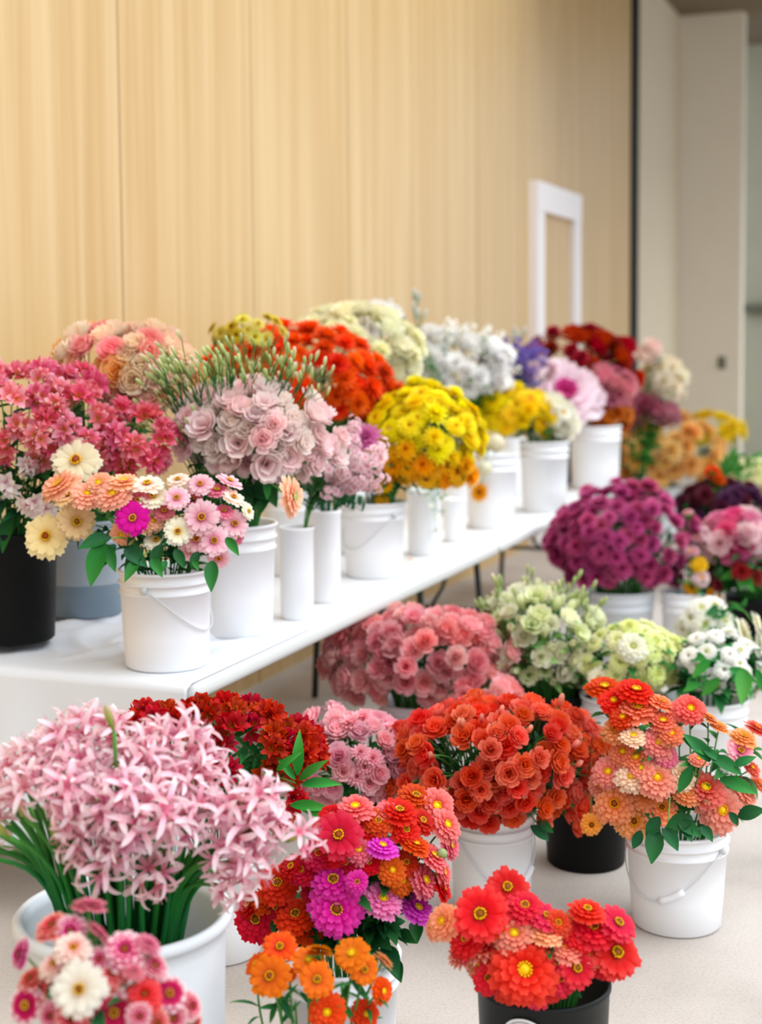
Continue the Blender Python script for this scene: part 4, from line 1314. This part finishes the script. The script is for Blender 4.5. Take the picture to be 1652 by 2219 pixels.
NER = ['DC7094>F6C6D8>FCE8F0', 'E4849E>F8CEDC>FCECF2', 'D86890>F4BED2>FAE2EA']
FLOR = [floret_mb().mesh('floret', [petal_mat(NER[k % 3]), petal_mat('E8A8C0'), petal_mat('9A6A50>C08070>D890A0')]) for k in range(6)]
SPATHE = b_bud().mesh('spathe', petal_mat('7A8A3A>A8AC5C>CDB89A'))


def nerine(px, py, sp, d, nv, label, group, nf=5):
    c = CONT['R17']
    ctr = at_d(px, py, d)
    nv = nv.normalized()
    base, path = stem_path(c, ctr - nv * sp * d / F_PX * .18, nv, .01)
    r = bpy.data.objects.new('nerine', None); COL.objects.link(r); r.location = base
    tag(r, label, 'nerine', group)
    mb = MB(); tube(mb, [p - base for p in path], .0062, 7, r1=.0046, cap=False)
    st = link('stem', mb.mesh('stem', M_STEMN), r)
    size = sp * d / F_PX
    for k in range(nf):
        el = math.acos(1 - (k + .5) / nf * 1.05)
        a = k * 2.4 + uni(-.2, .2)
        loc = Vector((math.sin(el) * math.cos(a), math.sin(el) * math.sin(a), math.cos(el)))
        q0 = nv.to_track_quat('Z', 'Y')
        dv = q0 @ loc
        q = dv.to_track_quat('Z', 'Y') @ Quaternion((0, 0, 1), rnd() * 6)
        link('floret', random.choice(FLOR), r, ctr + dv * size * .20 - base, q, size * uni(.66, .82))
    if rnd() < .4:
        q = (nv + RGT * uni(-.6, .6)).normalized().to_track_quat('Z', 'Y')
        link('spathe', SPATHE, r, ctr - nv * size * .12 - base, q, size * .28)


M_STEMN = leaf_mat('215E34>2F7A3C>5E9A4E')
NL = [(28, 1668, 105), (78, 1640, 105), (130, 1605, 105), (185, 1580, 110), (240, 1590, 105), (110, 1675, 110), (170, 1650, 110), (55, 1715, 105), (140, 1712, 110), (205, 1690, 115), (258, 1660, 110), (300, 1640, 110),
      (215, 1745, 115), (165, 1760, 100), (10, 1745, 90), (262, 1715, 110), (335, 1600, 90), (318, 1690, 115), (395, 1612, 130), (440, 1655, 110), (372, 1700, 110), (425, 1700, 110), (335, 1760, 125), (280, 1790, 130),
      (215, 1872, 130), (330, 1895, 115), (388, 1790, 120), (440, 1760, 100), (255, 1835, 110), (170, 1815, 100)]
for (x, y, s) in NL:
    u, v = (x - 220) / 240, (1740 - y) / 180
    w = math.sqrt(max(0, 1 - .7 * u * u - .7 * v * v))
    nerine(x, y, s * 1.12, 2.97 - .17 * w - (.02 if y > 1700 else -.04), RGT * (u * .7 + uni(-.15, .15)) + UPV * (.55 + .3 * v) - FWD * (.3 + .6 * w), 'pale pink nerine head in the big tub, ' + ORD[sorted(NL, key=lambda n_: n_[1]).index((x, y, s))], 'pink nerines in the tub')
for (x, y, s, nx_) in ((505, 1745, 115, .6), (560, 1735, 110, .8), (535, 1800, 130, .5), (490, 1850, 120, .3), (545, 1865, 110, .7), (500, 1920, 105, .4), (580, 1790, 100, .9)):
    nerine(x, y, s * 1.12, 2.86, RGT * nx_ + UPV * .3 - FWD * .5, 'pale pink nerine head leaning out towards the red zinnias, ' + ORD[sorted((1735, 1745, 1790, 1800, 1850, 1865, 1920)).index(y)], 'pink nerines leaning right')
nerine(645, 1815, 105, 2.84, RGT * .9 + UPV * .3 - FWD * .1, 'single pink nerine trumpet reaching farthest over the magenta zinnias', 'farthest nerine', 3)
nerine(-5, 1790, 100, 2.86, RGT * -.9 + UPV * .1 - FWD * .4, 'pale pink nerine head cut by the picture edge, its stems bare', 'edge nerine', 5)
# bare stems and closed buds
for k in range(46):
    u = -1 + 2 * k / 45
    x = 215 + 300 * u + uni(-20, 20)
    y = 1840 - 90 * (1 - abs(u)) + uni(-60, 40)
    if x > 420: y += 30
    c = CONT['R17']
    hd_ = at_d(x, y, 2.92 + uni(-.06, .16))
    base, path = stem_path(c, hd_, UPV, .01)
    r = bpy.data.objects.new('nerine_stalk', None); COL.objects.link(r); r.location = base
    tag(r, 'smooth dark green nerine stalk in the big tub', 'flower stalk', 'nerine stalks in the tub')
    mb = MB(); tube(mb, [p - base for p in path], .0062, 7, r1=.0046, cap=True)
    link('stem', mb.mesh('stem', M_STEMN), r)
for (x, y, lx, ly) in ((247, 1585, -.35, 1), (62, 1778, -.5, .9), (125, 1835, -.2, 1), (20, 1815, -.8, .8)):
    c = CONT['R17']
    hd_ = at_d(x, y, 2.80)
    nv = (RGT * lx + UPV * ly).normalized()
    base, path = stem_path(c, hd_, nv, .01)
    r = bpy.data.objects.new('nerine_bud', None); COL.objects.link(r); r.location = base
    tag(r, {247: 'green nerine bud standing above the pink heads', 62: 'plump green nerine bud on the outward leaning stalks', 125: 'narrow pink tipped nerine bud by the bare stalks', 20: 'green nerine bud lowest at the picture edge'}[x], 'nerine', 'nerine buds')
    mb = MB(); tube(mb, [p - base for p in path], .0055, 7, r1=.004)
    link('stem', mb.mesh('stem', M_STEMN), r)
    s = 62 * 2.8 / F_PX
    link('bud', SPATHE, r, hd_ + nv * s * .45 - base, nv.to_track_quat('Z', 'Y'), (s * .7, s * .7, s))

# ---- front pink and white zinnias
Z18 = dict(
    r=('rosy pink zinnia with white petal tips', '9C1C4C>C84A70>F8DCE0@.72', 'zd', 'b'),
    m=('magenta zinnia with white tips', 'B01464>D03C88>FAE8EE@.7', 'zd', 'b'),
    c=('rose and cream zinnia', 'B83050>E49898>FAEFE4@.5', 'zd', 'by'),
    s=('salmon rose zinnia', 'A82438>D05058>F0B8AC@.75', 'zd', 'b'),
    w=('large creamy white zinnia with golden centre', 'F4DCC4>FBEFE2>FCF4EA', 'zs', 'by'),
    d=('plain crimson zinnia', 'A81830>CC3048>DC5468', 'zd', 'b'),
    h=('dark centred hot pink zinnia edged white', '90103C>C02C5C>FAE8EE@.68', 'zs', 'by'),
    b=('dusty rose zinnia seen from behind', 'A83858>C05A74>D08090', 'zd', None))
it18 = [(194, 1963, 80, 'b', 0, (.1, .95, -.15)), (114, 2008, 82, 's', 0, (-.3, .85, .3)), (152, 2018, 74, 'm', 0, (.1, .5, .8)), (211, 2022, 70, 'b', 0, (.5, .5, -.3)), (45, 2067, 72, 'm', 0, (-.8, .3, .45)), (159, 2056, 78, 'c', 0, (.1, .7, .6)),
        (270, 2060, 90, 'r', 0, (.1, .7, .65)), (322, 2046, 60, 'b', 0, (.5, .8, .1)), (118, 2091, 72, 'c', 0, (-.3, .7, .4)), (333, 2095, 70, 'r', 0, (.5, .6, .4)), (243, 2112, 76, 's', 0, (.1, .6, .5)), (66, 2122, 66, 's', 0, (-.5, .7, .3)),
        (173, 2143, 112, 'w', 0, (.0, .35, .92)), (312, 2157, 80, 'd', 0, (.2, .6, .6)), (367, 2153, 74, 'h', 0, (.25, .5, .8)), (412, 2181, 66, 'r', 0, (.75, .3, .5)), (57, 2178, 80, 'h', 0, (-.3, .3, .9)), (249, 2194, 90, 'h', 0, (0, .3, .95)),
        (301, 2202, 56, 'r', 0, (.3, .2, .9)), (156, 2206, 80, 's', 0, (-.1, .2, .9)), (374, 2206, 68, 'r', 0, (.4, .1, .8)), (87, 2148, 64, 's', 0, (-.3, .5, .6)), (216, 2080, 56, 'r'), (110, 2200, 60, 'r', 0, (-.2, .1, .9)), (340, 2215, 56, 's', 0, (.3, 0, .9)),
        (205, 2215, 60, 'd', 0, (0, .1, .9)), (290, 2105, 52, 'b', 0, (.4, .8, .2)), (420, 2215, 50, 's', 0, (.8, 0, .5)), (140, 2110, 56, 'r', 0, (-.2, .6, .6))]
hand('R18', 225, 2140, 215, 180, .17, it18, 'zinnia', 'zinnia', 'in the frontmost bunch', 'frontmost pink and white zinnias', Z18, leaves=4, ll=.05, lm=M_LEAFD)

# ---- magenta and red zinnias
Z19 = dict(
    m=('magenta pink zinnia', 'A81060>D02C8C>DC4AA2', 'zd', 'by'),
    h=('crimson pink zinnia with yellow ring', 'B01034>D82A54>E0486C', 'zs', 'by'),
    r=('scarlet red zinnia', '9A0C0C>C81E1A>DA3428', 'zd', 'by'),
    o=('orange red zinnia', 'AC1808>D0300E>DE4A20', 'zd', 'y'),
    c=('coral pink zinnia', 'B82838>DC5460>E88088', 'zd', 'y'),
    v=('violet magenta zinnia', 'A01488>CC30B0>DA5AC2', 'zd', 'y'),
    p=('light magenta zinnia with pale centre', 'C8508C>DC62A4>E88AC0', 'zd', 'y'),
    d=('deep crimson zinnia', '78080E>A41420>B82C34', 'zd', 'by'),
    g=('closed green zinnia bud', '6C8C4C>90A870>A8BC88', 'ball', None))
it19 = [(734, 1810, 98, 'h', 0, (.0, .45, .9)), (800, 1799, 78, 'r', 0, (0, .45, .85)), (829, 1835, 74, 'v', 0, (.2, .9, .3)), (723, 1908, 104, 'm', 0, (-.05, .6, .75)), (730, 1969, 118, 'm', 0, (.0, .25, .95)), (829, 1950, 92, 'p', 0, (.2, .75, .55)),
        (905, 1969, 78, 'v', 0, (.45, .75, .45)), (919, 1908, 82, 'c', 0, (.6, .4, .4)), (959, 1926, 62, 'r', 0, (.8, .4, .2)), (603, 1915, 92, 'r', 0, (-.1, .6, .75)), (556, 1991, 100, 'r', 0, (-.2, .3, .9)), (640, 1984, 92, 'r', 0, (0, .75, .55)),
        (665, 2010, 78, 'o', 0, (.1, .7, .6)), (770, 1751, 84, 'c', 0, (0, .85, .35)), (865, 1759, 86, 'r', 0, (.2, .85, .3)), (945, 1748, 86, 'c', 0, (.3, .5, .7)), (967, 1788, 76, 'c', 0, (.5, .5, .5)), (901, 1831, 66, 'o', 0, (.3, .85, .25)),
        (938, 1857, 80, 'c', 0, (.6, .7, .2)), (975, 1831, 66, 'c', 0, (.8, .3, .4)), (715, 1845, 76, 'r', 0, (-.2, .5, .7)), (778, 1842, 66, 'c', 0, (0, .5, .7)), (701, 1795, 66, 'r', 0, (-.4, .7, .4)), (774, 1911, 50, 'm', 0, (.1, .4, .9)),
        (850, 1886, 66, 'o', 0, (.2, .4, .8)), (872, 1908, 64, 'o', 0, (.3, .3, .8)), (632, 1879, 62, 'd', 0, (-.3, .6, .5)), (574, 1951, 66, 'r', 0, (-.4, .6, .5)), (654, 1886, 66, 'd'), (901, 1726, 76, 'r', 0, (.2, .8, .4)), (959, 1849, 26, 'g', 0, (.4, .8, .3)),
        (690, 1850, 70, 'd'), (820, 1780, 66, 'r'), (750, 1870, 60, 'd'), (880, 1800, 66, 'r'), (915, 1780, 66, 'd'), (540, 1960, 60, 'd', 0, (-.6, .5, .4)), (600, 1965, 60, 'd'), (680, 1930, 60, 'd'), (840, 1760, 60, 'c'), (720, 1770, 66, 'r'), (960, 1890, 60, 'c', 0, (.8, .3, .3)),
        (880, 1870, 60, 'd'), (800, 1870, 56, 'r')]
hand('R19', 760, 1880, 240, 160, .18, it19, 'zinnia', 'zinnia', 'in the front magenta and red bunch', 'magenta and red zinnias near the front', Z19, d0=3.42, leaves=6, ll=.065, lm=M_LEAFD, thi=.78)
sprig('R19', 3.36, (800, 2040), [(790, 2030, 815, 2100, -.05), (800, 2020, 850, 2060, -.05), (830, 2050, 865, 2120, -.06), (810, 2010, 790, 2060, -.04), (770, 2020, 740, 2060, -.03), (720, 2010, 700, 2055, -.03), (860, 2020, 905, 2045, -.03), (820, 1950, 800, 2010, -.02), (660, 2030, 690, 2070, -.03), (850, 2080, 870, 2130, -.05), (900, 1995, 905, 2045, -.05)],
      'broad leaved green zinnia stem above the front white pail', 'front pail leaves', M_LEAFD, .55)
sprig('R19', 3.34, (760, 2020), [(810, 1900, 835, 1880, 0), (805, 1960, 800, 1890, 0), (770, 2000, 730, 2050, -.03), (840, 1990, 860, 2050, -.03), (700, 2020, 660, 2060, -.02), (790, 2060, 780, 2110, -.05)],
      'greyish leafed zinnia stem among the magenta blooms', 'front pail leaves', M_LEAF, .5)

# ---- orange zinnias
Z20 = dict(
    o=('bright orange zinnia with yellow ring', 'C02804>E24A08>EA5E14', 'zs', 'by'),
    y=('yellow centred orange zinnia', 'E87408>E6520A>EA6414', 'zs', 'y'),
    b=('brownish orange zinnia seen from behind', '9A3A10>C05A20>D07838', 'zd', None),
    r=('red orange zinnia', 'B82408>DC3C10>E85420', 'zd', 'y'),
    s=('salmon orange zinnia', 'C86434>E08C58>ECA87C', 'zd', None))
it20 = [(607, 2053, 72, 'o', 0, (0, .7, .65)), (556, 2089, 56, 'y', 0, (-.5, .7, .4)), (585, 2115, 86, 'o', 0, (-.1, .45, .9)), (669, 2082, 72, 'y', 0, (0, .8, .55)), (687, 2122, 72, 'o', 0, (.1, .45, .9)), (694, 2060, 56, 'b', 0, (.1, .7, -.4)),
        (763, 2067, 76, 'y', 0, (-.2, .7, .65)), (789, 2100, 64, 'o', 0, (.3, .2, .8)), (832, 2082, 52, 's', 0, (.6, .6, -.3)), (829, 2147, 60, 'r', 0, (.7, .2, .6)), (709, 2193, 82, 'r', 0, (0, .3, .9)), (792, 2198, 66, 'r', 0, (.4, .4, .7)), (630, 2112, 32, 'r', 0, (.5, .3, .6))]
hand('R20', 690, 2130, 170, 110, .12, it20, 'zinnia', 'zinnia', 'in the loose front orange bunch', 'orange zinnias at the front', Z20, leaves=4, lk='lance', ll=.055, lm=M_LEAF)
sprig('R20', 2.95, (640, 2170), [(600, 2150, 640, 2219, -.02), (650, 2150, 690, 2190, 0), (610, 2180, 560, 2185, 0), (660, 2120, 700, 2170, 0), (760, 2120, 800, 2170, 0), (760, 2130, 735, 2175, 0), (600, 2170, 585, 2219, 0), (740, 2170, 770, 2219, 0)],
      'narrow leaved stem under the loose orange zinnias', 'orange bunch leaves', M_LEAF, .25)

# ---- coral red zinnias in the black pot
Z21 = dict(
    r=('coral red zinnia', 'A81418>D62C34>E04A48', 'zd', 'by'),
    k=('pinkish red zinnia with yellow ring', 'B41424>D82E42>E24C58', 'zs', 'by'),
    s=('salmon zinnia', 'C84A38>E47A60>F0A088', 'zd', 'y'),
    t=('red zinnia with pale quilled tips', 'A81820>D84440>F4C4A8', 'pom', None),
    o=('peach orange zinnia', 'D86C44>EC9A6C>F4BC94', 'zd', 'y'),
    f=('full scarlet coral zinnia, the broadest', 'B01418>DC3034>E44C48', 'zd', 'y'))
it21 = [(1100, 1924, 92, 'k', 0, (0, .6, .75)), (1041, 1981, 114, 'k', 0, (-.1, .45, .9)), (962, 1998, 84, 's', 0, (-.6, .5, .5)), (1137, 1965, 86, 'r', 0, (.1, .75, .5)), (1184, 1987, 76, 'k', 0, (.3, .8, .4)), (1114, 2024, 88, 's', 0, (.0, .6, .75)),
        (1182, 2022, 80, 'o', 0, (.1, .9, .3)), (1273, 1974, 82, 'r', 0, (.1, .9, .25)), (1285, 2012, 102, 'r', 0, (.1, .8, .5)), (1339, 2001, 86, 'k', 0, (.4, .7, .5)), (1335, 2065, 112, 'k', 0, (.3, .5, .8)), (1012, 2036, 84, 'r', 0, (-.4, .6, .5)),
        (1046, 2053, 82, 't', 0, (-.2, .8, .5)), (1137, 2101, 146, 'f', 0, (0, .4, .9)), (1205, 2083, 76, 'k', 0, (.1, .5, .85)), (1250, 2097, 84, 'k', 0, (.2, .35, .9)), (1214, 2118, 82, 'r', 0, (.2, .3, .9)), (1000, 2069, 66, 't', 0, (-.5, .5, .5)),
        (1228, 2054, 76, 's', 0, (.1, .8, .5)), (1310, 2090, 66, 'r', 0, (.4, .2, .8)), (1075, 2088, 66, 'r', 0, (-.3, .4, .8)), (1170, 2060, 70, 'r', 0, (0, .8, .5)), (940, 2010, 56, 's', 0, (-.8, .3, .4)), (1255, 2035, 70, 'r'), (1060, 2118, 74, 'r', 0, (-.2, .3, .9)), (1105, 2140, 76, 'r', 0, (-.1, .1, .95)), (1165, 2150, 70, 'k', 0, (.0, .1, .95)), (1195, 2140, 66, 'r', 0, (.1, .15, .9)), (1275, 2070, 66, 's', 0, (.1, .6, .6)), (1040, 2090, 66, 's', 0, (-.4, .4, .7)), (1080, 2000, 66, 'r', 0, (-.1, .7, .5)), (1210, 2000, 60, 'r')]
hand('R21', 1170, 2040, 240, 135, .15, it21, 'zinnia', 'zinnia', 'in the front black pot', 'coral red zinnias in the black pot', Z21, leaves=3, ll=.055, lm=M_LEAFD, thi=.7)

# ---- salmon zinnias in the handled pail
Z15 = dict(
    r=('bright red zinnia', 'A01810>D03424>DC4C38', 'zd', 'y'),
    c=('coral zinnia', 'B83428>DE5C48>E88070', 'zd', 'y'),
    s=('salmon pink zinnia', 'C84848>E67A6C>F09C90', 'zd', 'y'),
    o=('orange salmon zinnia', 'C85424>E68450>F0A478', 'zd', 'by'),
    w=('creamy peach zinnia', 'E49060>F2C8A0>F8E0C8', 'zd', 'y'),
    m=('deep pink zinnia', 'A82850>D0506C>DC7890', 'zd', 'y'),
    p=('pink and cream zinnia', 'C04068>E88098>F4C0C0', 'zs', 'by'),
    x=('small white zinnia', 'E0E0D4>F4F2EC>FAF8F4', 'zd', None))
it15 = [(1310, 1491, 82, 'r', 0, (0, .8, .3)), (1378, 1498, 86, 'r', 0, (.1, .8, .3)), (1330, 1520, 66, 'r', 0, (0, .6, .5)), (1382, 1537, 92, 'c', 0, (0, .85, .4)), (1433, 1523, 60, 'o', 0, (.3, .8, .2)), (1496, 1537, 72, 'c', 0, (.1, .6, .7)),
        (1537, 1556, 46, 'o', 0, (.4, .8, .1)), (1337, 1582, 68, 'o', 0, (-.3, .6, .5)), (1437, 1564, 64, 'c', 0, (0, .8, .4)), (1373, 1596, 60, 'w', 0, (0, .8, .4)), (1428, 1610, 74, 's', 0, (.1, .5, .8)), (1442, 1637, 60, 'm', 0, (.2, .3, .8)), (1378, 1641, 68, 'c', 0, (-.1, .5, .7)),
        (1319, 1673, 72, 's', 0, (-.3, .4, .7)), (1369, 1684, 72, 'w', 0, (-.1, .6, .7)), (1423, 1687, 92, 's', 0, (.1, .6, .75)), (1480, 1680, 72, 'w', 0, (.4, .5, .7)), (1332, 1742, 88, 'o', 0, (-.2, .3, .9)), (1373, 1778, 86, 'o', 0, (0, .1, .9)), (1433, 1751, 78, 'o', 0, (.1, .5, .8)),
        (1487, 1719, 66, 'o', 0, (.2, .7, .5)), (1528, 1710, 94, 'c', 0, (.1, .7, .6)), (1562, 1755, 102, 's', 0, (.25, .2, .95)), (1514, 1646, 44, 's', 0, (.1, .8, .4)), (1605, 1628, 62, 'p', 0, (.2, .6, .7)), (1612, 1598, 60, 'o', 0, (.2, .8, .3)), (1640, 1578, 56, 'c', 0, (.4, .8, .2)),
        (1612, 1714, 78, 's', 0, (.5, .5, .4)), (1646, 1700, 46, 'c', 0, (.6, .6, .3)), (1583, 1655, 50, 'x', 0, (0, .5, .7)), (1400, 1725, 66, 'o'), (1455, 1590, 60, 'c'), (1350, 1630, 60, 'c'), (1350, 1555, 60, 'r'), (1390, 1665, 60, 's'), (1470, 1545, 50, 'c'), (1300, 1700, 60, 's', 0, (-.5, .4, .5)), (1630, 1665, 46, 'c', 0, (.5, .6, .4)), (1560, 1575, 44, 'o', 0, (.3, .8, .2))]
hand('R15', 1450, 1650, 190, 170, .2, it15, 'zinnia', 'zinnia', 'in the wire handled floor pail', 'salmon zinnias in the handled pail', Z15, leaves=6, ll=.075, lm=M_LEAF)
sprig('R15', 3.92, (1450, 1785), [(1420, 1800, 1412, 1873, -.05), (1440, 1795, 1470, 1845, -.04), (1390, 1800, 1372, 1840, 0), (1480, 1790, 1500, 1825, -.04), (1520, 1790, 1545, 1825, -.04), (1500, 1770, 1440, 1800, 0), (1600, 1770, 1660, 1755, -.02), (1580, 1760, 1600, 1790, 0), (1470, 1780, 1520, 1815, -.03), (1430, 1770, 1400, 1815, 0)],
      'broad dark leaves drooping over the handled pail', 'handled pail leaves', M_LEAFD, .55)
sprig('R15', 3.98, (1540, 1640), [(1540, 1650, 1480, 1590, 0), (1540, 1640, 1610, 1680, 0), (1520, 1620, 1560, 1650, 0), (1560, 1690, 1640, 1720, 0), (1590, 1660, 1640, 1640, 0), (1480, 1600, 1540, 1640, 0), (1500, 1660, 1470, 1720, 0)],
      'green leafy stem at the outer side of the salmon zinnias', 'handled pail leaves', M_LEAF, .4)
hand('R14', 1282, 1787, 40, 40, .0, [(1282, 1787, 46, 'o', 0, (-.1, .1, .95))], 'zinnia', 'zinnia', 'hanging alone in front of the black bucket', 'lone orange zinnia', dict(o=('small orange zinnia', 'B84410>E8843C>F0A060', 'zd', 'b')), d0=4.22, leaves=0)
# green leaves round the small white zinnias and coral pail
sprig('R10', 5.2, (1600, 1460), [(1610, 1450, 1608, 1530, -.1), (1560, 1470, 1520, 1510, 0), (1580, 1450, 1640, 1480, 0), (1540, 1430, 1500, 1470, 0), (1520, 1480, 1480, 1500, 0), (1640, 1450, 1652, 1500, 0)],
      'green zinnia leaves drooping at the edge pail', 'edge pail leaves', M_LEAFB, .4)
sprig('R13', 4.2, (1170, 1790), [(1165, 1780, 1200, 1805, 0), (1150, 1790, 1190, 1822, 0)], 'dark green leaf pair under the coral roses', 'coral pail leaves', M_LEAFD, .5)

# a fallen petal and a dried bit on the tabletop
p = at_z(893, 1214, ZT)
mb = MB(); petal(mb, 0, 0, 0, .03, .016, dg(20), dg(-10), .3, 'oval', 4, 2)
tag(link('fallen_petal', mb.mesh('fallen_petal', petal_mat('E88430>F0A860')), None, p + Vector((0, 0, .001)), Quaternion((0, 0, 1), 1.0)), 'small orange petal fallen on the white tabletop', 'petal')
